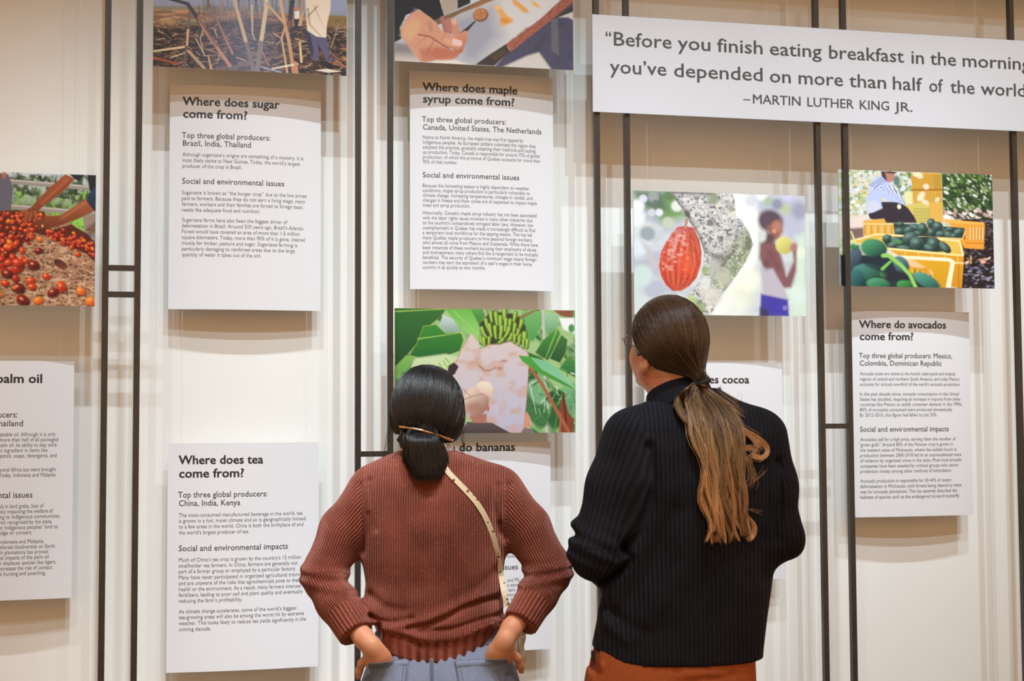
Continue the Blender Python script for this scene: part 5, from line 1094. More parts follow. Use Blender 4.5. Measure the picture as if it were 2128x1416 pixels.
V, F = g.mesh(f)
build_part(fw, woman, 'body', V, F, MS1); SB = Surf(V, F)

# pale collar of the undershirt
ring = []
for k in range(33):
    a_ = 2*math.pi*k/32; c = Q(888, 940, 0.012); ring.append((c[0]+0.0655*math.cos(a_), c[1]+0.0655*math.sin(a_), c[2]+0.004-0.006*math.sin(a_)))
V, F = ribbon(ring, 0.030, 0.002, [(math.cos(2*math.pi*k/32), math.sin(2*math.pi*k/32), 0.0) for k in range(33)]); build_part(fw, woman, 'undershirt_collar', V, F, MUNDER)

# jeans
g = Grid((fw.pz(712, 1400)[0], -0.175, 0.05), (fw.pz(1115, 1400)[0], 0.17, 0.99), 0.0052)
jr = rowsof(fw, [(1300, 782, 1030, 0.0, 0.098), (1340, 775, 1045, -0.002, 0.106), (1370, 766, 1062, -0.005, 0.116), (1400, 757, 1076, -0.010, 0.124), (1440, 746, 1086, -0.012, 0.130), (1500, 738, 1094, -0.010, 0.128), (1560, 740, 1092, -0.004, 0.118), (1640, 752, 1080, 0, 0.10)])
f = g.stack(jr, 2.5)
for hp, kx, ax in ((hipL, -0.02, -0.03), (hipR, 0.02, 0.03)):
    f = smin(f, g.chain([(hp[0], -0.005, 0.80), (hp[0]+kx, 0.008, 0.47), (hp[0]+ax, -0.012, 0.09)], [0.098, 0.072, 0.062]), 0.03)
f = grooves(g, fw, f, [([(908, 1350), (908, 1500)], 0.006, 0.004), ([(905, 1480), (905, 1600)], 0.02, 0.02), ([(770, 1398), (830, 1394)], 0.006, 0.003), ([(1000, 1402), (1060, 1396)], 0.006, 0.003)])
f = np.maximum(f, 0.075-g.Z)
V, F = g.mesh(f); build_part(fw, woman, 'jeans', V, F, MDENIM)
SJ = Surf(V, F); jeans = [o for o in woman.children if o.name.startswith('jeans')][0]

def patch(fr, sf, quad, name, mat, root, off, th, nx=22, ny=20, over=None, bulge=0.0):
    """cloth patch laid on a surface: quad of px corners TL, TR, BR, BL"""
    V = []; last = -0.12; over = SB if over is None else over
    for j in range(ny+1):
        for i in range(nx+1):
            u, v = i/nx, j/ny
            x = (quad[0][0]*(1-u)+quad[1][0]*u)*(1-v)+(quad[3][0]*(1-u)+quad[2][0]*u)*v; y = (quad[0][1]*(1-u)+quad[1][1]*u)*(1-v)+(quad[3][1]*(1-u)+quad[2][1]*u)*v
            a, z = fr.pz(x, y, -0.12); b = sf.hit(a, z); b = last if b is None else b; last = b; hb_ = over.hit(a, z) if over else None; b = b if hb_ is None else min(b, hb_+0.001)
            V.append((a, b, z))
    Bg = np.array([v_[1] for v_ in V]).reshape(ny+1, nx+1); B0 = Bg.copy()
    for _ in range(10): Bp = np.pad(Bg, 1, mode='edge'); Bg = np.minimum((Bp[:-2, 1:-1]+Bp[2:, 1:-1]+Bp[1:-1, :-2]+Bp[1:-1, 2:])/4, B0)
    V = [(v_[0], b_-off, v_[2]) for v_, b_ in zip(V, Bg.ravel())]
    n = len(V); V = V+[(a, b-th, z) for a, b, z in V]; W_ = nx+1; F = []
    for j in range(ny):
        for i in range(nx):
            q = j*W_+i; F += [(q, q+1, q+1+W_, q+W_), (n+q, n+q+W_, n+q+1+W_, n+q+1)]
    edge = [i for i in range(nx)]
    for i in range(nx): F += [(i, n+i, n+i+1, i+1), (ny*W_+i, ny*W_+i+1, n+ny*W_+i+1, n+ny*W_+i)]
    for j in range(ny): q = j*W_; F += [(q, q+W_, n+q+W_, n+q), (q+nx, n+q+nx, n+q+nx+W_, q+nx+W_)]
    return newobj(name, mesh_np(name, fr.world(np.array(V)), F, smooth=True), mat, root)
MDENIM2 = cloth_mat('denim_pocket_edge', srgb(84, 96, 112), srgb(116, 126, 142), 300, 0.0006, (1, 1, 0.25))
patch(fw, SJ, [(766, 1379), (849, 1373), (842, 1500), (782, 1505)], 'back_pocket', MDENIM, jeans, 0.002, 0.002)
patch(fw, SJ, [(947, 1375), (1055, 1370), (1040, 1500), (960, 1500)], 'back_pocket', MDENIM, jeans, 0.002, 0.002)
patch(fw, SJ, [(766, 1378), (849, 1372), (848, 1384), (767, 1391)], 'pocket_hem', MDENIM2, jeans, 0.0035, 0.0015)
patch(fw, SJ, [(947, 1374), (1055, 1369), (1054, 1380), (948, 1388)], 'pocket_hem', MDENIM2, jeans, 0.0035, 0.0015)
patch(fw, SJ, [(893, 1370), (901, 1370), (903, 1440), (895, 1440)], 'seam', MDENIM2, jeans, 0.0005, 0.002, nx=3, ny=20)
patch(fw, SJ, [(845, 1374), (849, 1374), (843, 1440), (839, 1440)], 'seam', MDENIM2, jeans, 0.003, 0.001, nx=2, ny=20)
patch(fw, SJ, [(944, 1374), (948, 1374), (962, 1440), (958, 1440)], 'seam', MDENIM2, jeans, 0.003, 0.001, nx=2, ny=20)
def stitches(px0, px1, n, root, fr=fw, sf=SJ, off=0.006, ln=0.0035):
    P_ = []
    for k in range(n):
        t = (k+0.5)/n; x = px0[0]+(px1[0]-px0[0])*t; y = px0[1]+(px1[1]-px0[1])*t; a, z = fr.pz(x, y, -0.12); b = sf.hit(a, z)
        if b is None: continue
        d = np.array([px1[0]-px0[0], 0, -(px1[1]-px0[1])], float); d /= np.linalg.norm(d); c = np.array([a, b-off, z]); P_.append([c-d*ln/2, c, c+d*ln/2])
    V, F = tubes(np.array(P_), np.full((len(P_), 3), 0.0006), 4)
    o = newobj('stitching', mesh_np('stitching', fr.world(V), F), MSTITCH, root); o['kind'] = 'stuff'
for a_, b_, n_ in [((770, 1388), (845, 1381), 14), ((952, 1384), (1050, 1377), 18), ((897, 1372), (899, 1436), 10), ((839, 1388), (832, 1440), 9), ((956, 1390), (972, 1440), 9)]: stitches(a_, b_, n_, jeans)

# shoes
for hp, ax in ((hipL, -0.026), (hipR, 0.026)):
    gs = Grid((hp[0]+ax-0.08, -0.12, -0.01), (hp[0]+ax+0.08, 0.24, 0.14), 0.005)
    s1 = gs.chain([(hp[0]+ax, -0.035, 0.060), (hp[0]+ax, 0.05, 0.052), (hp[0]+ax*1.2, 0.13, 0.042)], [0.042, 0.042, 0.038], 0.02)
    s1 = np.maximum(s1, -gs.cap((hp[0]+ax, -0.02, 0.10), (hp[0]+ax, -0.02, 0.2), 0.036, 0.036)); s1 = np.maximum(s1, 0.018-gs.Z)
    V, F = gs.mesh(s1); sh = build_part(fw, woman, 'shoe', V, F, MSHOE)
    s2 = gs.chain([(hp[0]+ax, -0.035, 0.030), (hp[0]+ax, 0.05, 0.03), (hp[0]+ax*1.2, 0.132, 0.03)], [0.046, 0.044, 0.042], 0.02); s2 = np.maximum(np.maximum(s2, gs.Z-0.020), 0.0005-gs.Z)
    V, F = gs.mesh(s2); build_part(fw, sh, 'sole', V, F, MSOLE)
for sx in (-1, 1):
    c = HW(0.032*sx, 0.084, 0.012); gs = Grid(tuple(np.array(c)-0.016), tuple(np.array(c)+0.016), 0.002); V, F = gs.mesh(gs.ell(c, (0.012, 0.012, 0.012))); build_part(fw, woman, 'eye', V, F, MEYE)

# hair: a shell of hair under several thousand strands, gathered by the clip, loose tail below
HC = np.array(Q(888, 848, 0.018)); HR = np.array([0.0925, 0.100, 0.1095])
g = Grid((fw.pz(795, 850)[0], -0.16, 1.28), (fw.pz(985, 850)[0], 0.14, 1.65), 0.0042)
sh = g.ell(tuple(HC), tuple(HR*0.955)); sh = smin(sh, g.ell(Q(889, 880, 0.005), (0.080, 0.080, 0.055)), 0.02)
fc = g.ell(HW(0, 0.075, -0.02), (0.062, 0.075, 0.085)); sh = np.maximum(sh, -fc)                    # face opening
sh = np.maximum(sh, -(g.Z-fw.pz(880, 928)[1]))
tl = g.chain([Q(878, 908, -0.070), Q(880, 935, -0.082), Q(885, 965, -0.086), Q(888, 980, -0.088)], [0.008, 0.022, 0.028, 0.012], 0.02)
sh = smin(sh, tl, 0.02)
V, F = g.mesh(sh); hair = build_part(fw, woman, 'hair', V, F, MBLACKHAIR, {'tip': np.zeros(len(V)), 'tone': np.full(len(V), 0.6)})
r = np.random.default_rng(3); n = 5200
u = r.random(n); th = r.uniform(-math.pi*0.62, math.pi*0.62, n)      # angle round the head, 0 = straight at the camera
el = np.arcsin(r.uniform(-0.30, 0.999, n))
S0 = np.stack([np.sin(th)*np.cos(el), -np.cos(th)*np.cos(el), np.sin(el)], 1)
ks = np.clip(S0[:, 0]*0.6, -0.5, 0.5)
gx = 880+ks*86+r.normal(0, 5, n); gy = 894+(gx-829)*0.20-2+r.normal(0, 2, n)
G = np.array([Q(x, y, 0) for x, y in zip(gx, gy)]); Gd = (G-HC)/HR; yy = 1-Gd[:, 0]**2-Gd[:, 2]**2; Gd[:, 1] = -np.sqrt(np.clip(yy, 0.05, 1)); Gd /= np.linalg.norm(Gd, axis=1, keepdims=True)
T = np.linspace(0, 1, 15)[None, :, None]
om = np.arccos(np.clip((S0*Gd).sum(1), -1, 1))[:, None, None]+1e-4
Dm = (np.sin((1-T)*om)*S0[:, None]+np.sin(T*om)*Gd[:, None])/np.sin(om)
sag = (np.sin(T*np.pi)*np.array([0, 0, -1.0])[None, None])*(0.10*np.abs(S0[:, 0])[:, None, None]); Dm = Dm+sag; Dm /= np.linalg.norm(Dm, axis=2, keepdims=True)
clump = np.sin(np.arctan2(S0[:, 0], S0[:, 2]+0.4)*23)*0.5+np.sin(np.arctan2(S0[:, 0], S0[:, 2]+0.4)*57+1)*0.5
P_ = HC+Dm*HR*(1.0+0.16*np.clip(-Dm[..., 2:3], 0, 1)*np.abs(Dm[..., 0:1])+0.012*r.random(n)[:, None, None]+0.022*clump[:, None, None]*np.sin(T*np.pi*0.9+0.2))
tone = (0.5+1.1*r.random(n)**2)*(1.2+0.8*clump)
V, F, tp, tn = strand_mesh(P_, 0.0006+0.0005*r.random(n), np.zeros((n, 15)), tone)
o = build_part(fw, hair, 'strands', V, F, MBLACKHAIR, {'tip': tp, 'tone': tn}); o['kind'] = 'stuff'
n = 2600; s_ = np.clip(r.normal(0, 0.42, n), -1, 1); dp = r.random(n)
keys = [(884, 26), (905, 34), (925, 41), (948, 46), (970, 44), (993, 34)]
cx = [878, 876, 878, 882, 886, 888]
P_ = np.zeros((n, 16, 3)); wob = r.normal(0, 1, (n, 3))
lock = np.floor(s_*9+wob[:, 2]*.5); lr = np.sin(lock*2.4)
for k in range(16):
    t = k/15*5; i = min(4, int(t)); q = t-i; y = keys[i][0]*(1-q)+keys[i+1][0]*q; w_ = keys[i][1]*(1-q)+keys[i+1][1]*q; c_ = cx[i]*(1-q)+cx[i+1]*q
    ylen = 884+(y-884)*(0.94+0.10*r.random(n)*0+0.10*np.abs(wob[:, 0])*0.5)
    for_x = c_+s_*w_*1.0+lr*2.2*math.sin(k*.5)+wob[:, 1]*1.5*k/15
    bb = -0.068-0.060*np.sqrt(np.clip(1-s_*s_, 0, 1))*math.sin(min(1, k/6)*math.pi/2)+0.018*dp
    if k < 3: bb = bb+0.004
    a, z = fw.pz(0, 0)[0], 0
    vv = [fw.pz(x_, y_, -0.1) for x_, y_ in zip(for_x, ylen)]; P_[:, k, 0] = [v[0] for v in vv]; P_[:, k, 2] = [v[1] for v in vv]; P_[:, k, 1] = bb
V, F, tp, tn = strand_mesh(P_, 0.0006+0.0005*r.random(n), np.tile(np.linspace(0, 1, 16), (n, 1)), 0.5+1.1*r.random(n)**2)
o = build_part(fw, hair, 'tail_strands', V, F, MBLACKHAIR, {'tip': tp, 'tone': tn}); o['kind'] = 'stuff'
# side lock at the left, wisps at both sides
W_ = []
for k in range(160):
    j = r.normal(0, 2.5, 6); W_.append([Q(822+j[0], 880, -0.03), Q(838+j[1], 896, -0.05), Q(830+j[2], 915, -0.055), Q(836+j[3], 928, -0.06), Q(846+j[4], 945, -0.07), Q(858+j[5], 965, -0.08)])
for k in range(14):
    e = r.normal(0, 3, 4); W_.append([Q(815+e[0], 860, -0.02), Q(812+e[1], 885, -0.02), Q(807+e[2], 905, -0.02), Q(803+e[3], 925, -0.02), Q(800+e[3], 940, -0.02), Q(799+e[1], 952, -0.02)])
for k in range(14):
    e = r.normal(0, 3, 4); W_.append([Q(960+e[0], 868, -0.02), Q(964+e[1], 890, -0.02), Q(960+e[2], 910, -0.02), Q(963+e[3], 925, -0.02), Q(960+e[3], 940, -0.02), Q(965+e[1], 952, -0.02)])
V, F, tp, tn = strand_mesh(np.array(W_), np.concatenate([np.full(160, 0.0009), np.full(28, 0.00022)]), np.zeros((len(W_), 6)), np.ones(len(W_)))
o = build_part(fw, hair, 'loose_wisps', V, F, MBLACKHAIR, {'tip': tp, 'tone': tn}); o['kind'] = 'stuff'

# gold bamboo-jointed clip
cp_ = []
for k in range(25):
    t = k/24; x = 829+110*t; y = 887+1.0*t*10-0.0+20*t*t; a, z = fw.pz(x, y, -0.1); d = (np.array([a, 0, z])-HC)/HR; b = HC[1]-HR[1]*math.sqrt(max(0.05, 1-d[0]**2-d[2]**2))-0.030
    cp_.append((a, b, z))
rad = [0.0030+(0.0011 if k % 4 == 2 else 0) for k in range(25)]
V, F = tubes(np.array([cp_]), np.array([rad]), 10); clip = build_part(fw, woman, 'hair_clip', V, F, MGOLD); clip['label'] = 'gold hair clip with knuckled joints'

# strap and pouch of the small floral bag
bag = empty('crossbody_bag', tuple(fw.root)); tag(bag, 'small cream floral bag whose thin strap crosses the rust sweater', 'bag')
MSTRAP = cloth_mat('cream_floral_fabric', srgb(176, 158, 124), srgb(222, 208, 176), 90, 0.0008)
m = NT('cream_fabric_with_small_flowers'); tc = m.n('ShaderNodeTexCoord'); vo = m.n('ShaderNodeTexVoronoi', i_Scale=55.0); m.l(tc, 'Object', vo, 'Vector')
r_ = m.n('ShaderNodeValToRGB'); r_.color_ramp.interpolation = 'CONSTANT'; el_ = r_.color_ramp.elements; el_[0].color = (*srgb(150, 60, 54), 1); el_[1].position = 0.14; el_[1].color = (*srgb(74, 70, 40), 1); e_ = el_.new(0.2); e_.color = (*srgb(214, 200, 168), 1)
m.l(vo, 'Distance', r_, 'Fac'); m.l(r_, 'Color', m.b, 'Base Color'); m.set(Roughness=0.8); MFLORAL = m.m
back = [(922, 972), (932, 984), (948, 1000), (968, 1020), (988, 1042), (1004, 1066), (1016, 1092), (1026, 1120), (1033, 1148), (1038, 1176), (1041, 1205), (1046, 1235), (1054, 1262)]
pts = []
for x, y in back:
    a, z = fw.pz(x, y, -0.11); b = SW.hit(a, z); pts.append((a, (b if b is not None else -0.06)-0.003, z))
fr_pts = []
for x, y in [(905, 962), (850, 985), (840, 1020), (870, 1080), (920, 1150), (980, 1230), (1030, 1290)]:
    a, z = fw.pz(x, y, 0.1); b = SW.hit(a, z, 1); fr_pts.append((a, (b if b is not None else 0.06)+0.004, z))
top = [(pts[0][0]-0.008, -0.045, pts[0][2]+0.022), (pts[0][0]-0.02, 0.0, fw.pz(0, 950)[1]+0.012), (fr_pts[1][0]+0.03, 0.055, fr_pts[0][2]+0.01)]
side = [(fw.pz(1058, 1)[0], -0.06, pts[-1][2]-0.03), (fw.pz(1066, 1)[0], 0.02, pts[-1][2]-0.055), (fw.pz(1066, 1)[0], 0.075, fw.pz(0, 1325)[1])]
loop = list(reversed(side))+list(reversed(pts))+top+fr_pts[1:]+[(fw.pz(1052, 1)[0], 0.10, fw.pz(0, 1325)[1])]
nr = [(1, 0.2, 0)]*3+[(0.0, -1, 0)]*len(pts)+[(0, -0.7, 0.7), (0, 0, 1), (0, 0.7, 0.7)]+[(0, 1, 0)]*(len(fr_pts)-1)+[(0, 1, 0)]
L2 = []; N2 = []
for i in range(len(loop)-1):
    for q in (0, 1/3, 2/3): L2.append(np.array(loop[i])*(1-q)+np.array(loop[i+1])*q); v_ = np.array(nr[i], float)*(1-q)+np.array(nr[i+1], float)*q; N2.append(v_/np.linalg.norm(v_))
L2.append(np.array(loop[-1])); N2.append(np.array(nr[-1], float)); L2 = np.array(L2)
for _ in range(2): L2[1:-1] = (L2[:-2]+2*L2[1:-1]+L2[2:])/4
V, F = ribbon(L2, 0.013, 0.003, N2); newobj('strap', mesh_np('strap', fw.world(V), F, smooth=False), MFLORAL, bag)
c = (fw.pz(1058, 1)[0], 0.095, fw.pz(0, 1360)[1]); g = Grid((c[0]-0.11, c[1]-0.05, c[2]-0.09), (c[0]+0.06, c[1]+0.05, c[2]+0.08), 0.004)
q = np.sqrt(np.maximum(np.abs(g.A-c[0]+0.03)-0.045, 0)**2+np.maximum(np.abs(g.B-c[1])-0.012, 0)**2+np.maximum(np.abs(g.Z-c[2])-0.038, 0)**2)-0.018+0.003*np.sin(g.A*160)*np.cos(g.Z*120)
V, F = g.mesh(q); build_part(fw, bag, 'pouch', V, F, MFLORAL)

# ------------------------------------------------------------------ the person with the long ponytail
MS2 = skin_mat('fair_skin', srgb(222, 172, 148), srgb(208, 140, 118))
MNAVY = knit('dark_navy_ribbed_wool', srgb(16, 18, 24), srgb(36, 39, 48), srgb(60, 62, 74), 0.0028, 0.05, srgb(90, 96, 120), 0.25)
MNAVY2 = knit('navy_collar_wool', srgb(16, 18, 24), srgb(30, 33, 42), srgb(44, 48, 60), 0.0015, 0.04, srgb(90, 96, 120), 0.2)
MBROWNHAIR = hair_mat('brown_to_golden_hair', [(0.0, srgb(52, 36, 24)), (0.22, srgb(92, 72, 50)), (0.5, srgb(156, 128, 92)), (0.8, srgb(188, 138, 92)), (1.0, srgb(218, 178, 134))], 0.36, 0.55)
MBROWNHEAD = hair_mat('dark_brown_hair', [(0.0, srgb(58, 42, 30)), (0.7, srgb(50, 35, 24)), (1.0, srgb(74, 50, 32))], 0.34, 0.6)
MRUSTPANT = cloth_mat('rust_cotton_twill', srgb(138, 70, 38), srgb(176, 96, 54), 240, 0.0005, (1, 1, 0.4))
MELASTIC = simple('black_hair_tie', (0.01, 0.01, 0.012), 0.8)
MWIRE = simple('thin_dark_spectacle_frame', (0.16, 0.10, 0.09), 0.25, metal=0.7)
m = NT('clear_spectacle_lens'); m.set(Base_Color=(1, 1, 1, 1), Roughness=0.02, IOR=1.3); m.b.inputs['Transmission Weight'].default_value = 1.0; MLENS = m.m
MBOOT = simple('brown_boot_leather', (0.10, 0.05, 0.03), 0.45)

fm = Frame(3.40, 1410)
man = empty('person', tuple(fm.root)); tag(man, 'long-haired person in a dark navy sweater and rust trousers, ponytail down the back', 'person', 'visitors reading the wall')
def Q2(px, py, b=0.0): return fm.P(px, py, b)
aL = [Q2(1315, 912, 0.0), Q2(1278, 1010, -0.01), Q2(1243, 1145, -0.02), Q2(1262, 1158, 0.05), Q2(1330, 1165, 0.22)]
qL = [0.072, 0.064, 0.066, 0.062, 0.046]
aR = [Q2(1574, 912, 0.0), Q2(1598, 1010, -0.005), Q2(1606, 1108, 0.0), Q2(1596, 1125, 0.08), Q2(1510, 1150, 0.24)]
qR = [0.070, 0.063, 0.063, 0.056, 0.044]
g = Grid((fm.pz(1165, 1200)[0], -0.20, 0.86), (fm.pz(1690, 1200)[0], 0.29, 1.66), 0.0050)
trows = rowsof(fm, [(806, 1400, 1502, 0.045, 0.058), (822, 1372, 1518, 0.035, 0.070), (840, 1330, 1556, 0.022, 0.082), (858, 1302, 1588, 0.012, 0.092), (885, 1280, 1608, 0.0, 0.104), (930, 1268, 1614, -0.002, 0.120),
    (1000, 1268, 1616, 0.0, 0.132), (1080, 1270, 1614, 0.004, 0.134), (1160, 1266, 1612, 0.006, 0.132), (1220, 1254, 1602, 0.006, 0.132), (1290, 1241, 1592, 0.006, 0.136), (1350, 1229, 1585, 0.006, 0.140), (1400, 1227, 1583, 0.006, 0.140)])
f = g.stack(trows, 2.4)
eL = g.chain(aL, qL, 0.03); eR = g.chain(aR, qR, 0.03)
eL = eL+0.009*np.exp(-(poly_dist(g.A, g.Z, [fm.pz(1195, 1112), fm.pz(1180, 1098)])/0.010)**2)*(g.A < fm.pz(1240, 1)[0])
eL = smin(eL, g.ell(Q2(1212, 1090, -0.01), (0.030, 0.035, 0.016)), 0.016)
eL = eL+0.003*np.sin(((g.Z-fm.pz(0, 1150)[1])+(g.A-fm.pz(1240, 1)[0])*0.5)/0.040*2*np.pi)*np.exp(-((g.Z-fm.pz(0, 1150)[1])/0.05)**2)
eR = smin(eR, g.ell(Q2(1648, 1128, 0.0), (0.022, 0.035, 0.030)), 0.03)
f = smin(f, eL, 0.03); f = smin(f, eR, 0.03)
f = grooves(g, fm, f, [
    ([(1348, 930), (1356, 1000), (1346, 1060), (1326, 1110), (1300, 1140)], 0.012, 0.014), ([(1297, 1142), (1310, 1160), (1300, 1180), (1276, 1200), (1258, 1214)], 0.009, 0.018),
    ([(1310, 1155), (1304, 1170)], 0.012, -0.008), ([(1620, 960), (1622, 1040), (1618, 1120)], 0.010, 0.012), ([(1590, 930), (1596, 1040), (1590, 1120)], 0.012, 0.005),
    ([(1480, 1060), (1420, 1180), (1330, 1300)], 0.030, -0.008), ([(1400, 1060), (1350, 1180), (1290, 1280)], 0.022, 0.008), ([(1250, 1250), (1290, 1290), (1340, 1310)], 0.014, 0.006), ([(1560, 1080), (1590, 1200)], 0.02, 0.006),
    ([(1450, 1150), (1440, 1340)], 0.03, 0.004), ([(1245, 1260), (1262, 1300), (1300, 1330)], 0.012, -0.005)], 0.0)
hm = [fm.pz(x, y, -0.13) for x, y in [(1215, 1345), (1228, 1356), (1250, 1371), (1290, 1383), (1340, 1388), (1460, 1387), (1575, 1385), (1620, 1383)]]
hz = np.interp(g.A[:, 0, 0], [q[0] for q in hm], [q[1] for q in hm]).astype(np.float32)[:, None, None]
f = np.maximum(f, hz-g.Z)
f = np.maximum(f, -g.cap(Q2(1412, 780, 0.05), Q2(1412, 850, 0.03), 0.066, 0.056))
V, F = g.mesh(f)
bL, uL, sL = arm_uv(V, aL, qL); bR, uR, sR = arm_uv(V, aR, qR); ac = fm.pz(1430, 1100)[0]
u = np.where(V[:, 1] < 0.03, (V[:, 0]-ac)*1.05, np.arctan2(V[:, 0]-ac, -V[:, 1])*0.14)
def seam(pts): q = sorted([fm.pz(x, y)[::-1] for x, y in pts]); return np.interp(V[:, 2], [p_[0] for p_ in q], [p_[1] for p_ in q])
za = fm.pz(0, 1150)[1]; sl_ = seam([(1322, 850), (1344, 930), (1354, 1000), (1346, 1060), (1326, 1110), (1300, 1145)]); sr_ = seam([(1590, 860), (1612, 950), (1618, 1050), (1612, 1150)])
isL = np.where(V[:, 2] > za, V[:, 0] < sl_, (bL < 0.012) & (V[:, 0] < sl_+0.01)); isR = np.where(V[:, 2] > za, V[:, 0] > sr_, (bR < 0.012) & (V[:, 0] > sr_))
lab = np.where(isL, 1, np.where(isR, 2, 0)).astype(int)
build_part(fm, man, 'sweater', V, F, MNAVY, {'rib': by_label(F, lab, [u/0.0108, uL/0.0108, uR/0.0108]), 'along': by_label(F, lab, [V[:, 2], sL, sR]), 'round': by_label(F, lab, [u, uL, uR])})
SM = Surf(V, F)
# stand collar
g = Grid((fm.pz(1310, 830)[0], -0.10, 1.50), (fm.pz(1530, 830)[0], 0.19, 1.66), 0.0036)
p0, p1 = Q2(1420, 862, 0.022), Q2(1405, 800, 0.050)
f = np.abs(g.cap(p0, p1, 0.086, 0.070))-0.0045
ax = np.array(p1)-np.array(p0); ax /= np.linalg.norm(ax); t = (g.A-p1[0])*ax[0]+(g.B-p1[1])*ax[1]+(g.Z-p1[2])*ax[2]
f = np.maximum(f, t+0.012-0.004*np.sin((g.A-p1[0])*20)); f = np.maximum(f, -(t+0.075))
V, F = g.mesh(f); w_ = np.arctan2(V[:, 0]-p1[0], -(V[:, 1]-p1[1])); build_part(fm, man, 'collar', V, F, MNAVY2, {'rib': w_*0.075/0.0045, 'along': V[:, 2], 'round': w_*0.075})

# body
TH = math.radians(30)
hc2 = Q2(1387, 737, 0.045)
g = Grid((fm.pz(1180, 1200)[0], -0.20, 0.02), (fm.pz(1670, 1200)[0], 0.34, 1.84), 0.0048)
hd, HM, Rm2 = head_sdf(g, hc2, TH, 0.34, 0.02, 1.0)
f = smin(hd, g.cap(HM(0, -0.022, -0.055), Q2(1415, 870, 0.02), 0.056, 0.064), 0.035)
core = [(z, l+0.03, r-0.03, bc, hb-0.025) for (z, l, r, bc, hb) in trows if z < fm.pz(1400, 850)[1]]
f = smin(f, g.stack(core, 2.2), 0.03)
hl, hr_ = Q2(1392, 1188, 0.265), Q2(1450, 1186, 0.275)
f = smin(f, g.chain(aL[:4]+[hl], [0.045, 0.042, 0.040, 0.038, 0.026]), 0.02); f = smin(f, g.chain(aR[:4]+[hr_], [0.045, 0.042, 0.040, 0.036, 0.026]), 0.02)
f = smin(f, hand_sdf(g, hl, (1, 0.25, -0.35), (0.1, 0.2, 1), (0.25, 1, 0), 0.185, -0.12), 0.01)
f = smin(f, hand_sdf(g, hr_, (-1, 0.15, -0.35), (-0.1, 0.2, 1), (0.2, 1, 0), 0.185, -0.12), 0.01)
h1, h2 = (fm.pz(1328, 1400)[0], 0.0, 0.90), (fm.pz(1476, 1400)[0], 0.0, 0.90)
for hp, k in ((h1, -1), (h2, 1)):
    f = smin(f, g.chain([hp, (hp[0]+0.01*k, 0.01, 0.50), (hp[0]+0.02*k, -0.01, 0.09)], [0.088, 0.054, 0.036]), 0.03)
    f = smin(f, g.chain([(hp[0]+0.02*k, -0.02, 0.06), (hp[0]+0.03*k, 0.14, 0.045)], [0.038, 0.030]), 0.02)
V, F = g.mesh(f)
build_part(fm, man, 'body', V, F, MS2)

# trousers
g = Grid((fm.pz(1190, 1400)[0], -0.19, 0.05), (fm.pz(1600, 1400)[0], 0.19, 1.02), 0.0056)
tr_ = rowsof(fm, [(1310, 1250, 1560, 0.0, 0.118), (1345, 1230, 1566, 0.0, 0.124), (1380, 1221, 1568, 0.0, 0.130), (1416, 1214, 1569, -0.002, 0.134), (1500, 1206, 1574, -0.004, 0.138), (1600, 1212, 1572, 0.0, 0.125)])
f = g.stack(tr_, 2.5)
for hp, k in ((h1, -1), (h2, 1)): f = smin(f, g.chain([(hp[0], 0, 0.80), (hp[0]+0.012*k, 0.01, 0.50), (hp[0]+0.02*k, -0.01, 0.10)], [0.105, 0.082, 0.072]), 0.03)
f = grooves(g, fm, f, [([(1402, 1380), (1402, 1600)], 0.008, 0.005), ([(1400, 1398), (1450, 1392), (1500, 1396)], 0.008, -0.004), ([(1420, 1410), (1520, 1398)], 0.007, 0.004)])
# slanted side pocket, open at the left hip
f = f+0.016*np.exp(-(poly_dist(g.A, g.Z, [fm.pz(1228, 1350), fm.pz(1229, 1372), fm.pz(1236, 1386)])/0.009)**2)*(g.B < 0.05)
f = f-0.006*np.exp(-(poly_dist(g.A, g.Z, [fm.pz(1246, 1368), fm.pz(1240, 1392)])/0.005)**2)*(g.B < 0.05)
f = np.maximum(f, 0.08-g.Z)
V, F = g.mesh(f); tro = build_part(fm, man, 'trousers', V, F, MRUSTPANT); ST = Surf(V, F)
patch(fm, ST, [(1228, 1352), (1238, 1352), (1236, 1384), (1228, 1368)], 'pocket_opening_shade', simple('pocket_shade_dark', (0.02, 0.012, 0.008), 0.9), tro, 0.0015, 0.001, nx=4, ny=8, over=False)  # dark patch laid on to stand for the shade inside the open pocket
for hp, k in ((h1, -1), (h2, 1)):
    gs = Grid((hp[0]+0.03*k-0.09, -0.13, -0.01), (hp[0]+0.03*k+0.09, 0.27, 0.17), 0.005)
    s1 = gs.chain([(hp[0]+0.02*k, -0.03, 0.12), (hp[0]+0.02*k, -0.035, 0.065), (hp[0]+0.025*k, 0.06, 0.060), (hp[0]+0.03*k, 0.16, 0.048)], [0.050, 0.046, 0.045, 0.042], 0.02); s1 = np.maximum(s1, 0.02-gs.Z)
    V, F = gs.mesh(s1); sh = build_part(fm, man, 'boot', V, F, MBOOT)
    s2 = gs.chain([(hp[0]+0.02*k, -0.035, 0.03), (hp[0]+0.025*k, 0.06, 0.03), (hp[0]+0.03*k, 0.162, 0.03)], [0.049, 0.047, 0.045], 0.02); s2 = np.maximum(np.maximum(s2, gs.Z-0.022), 0.0005-gs.Z)
    V, F = gs.mesh(s2); build_part(fm, sh, 'sole', V, F, MSOLE)
for sx in (-1, 1):
    c = HM(0.032*sx, 0.084, 0.012); gs = Grid(tuple(np.array(c)-0.016), tuple(np.array(c)+0.016), 0.002); V, F = gs.mesh(gs.ell(c, (0.012, 0.012, 0.012))); build_part(fm, man, 'eye', V, F, MEYE)

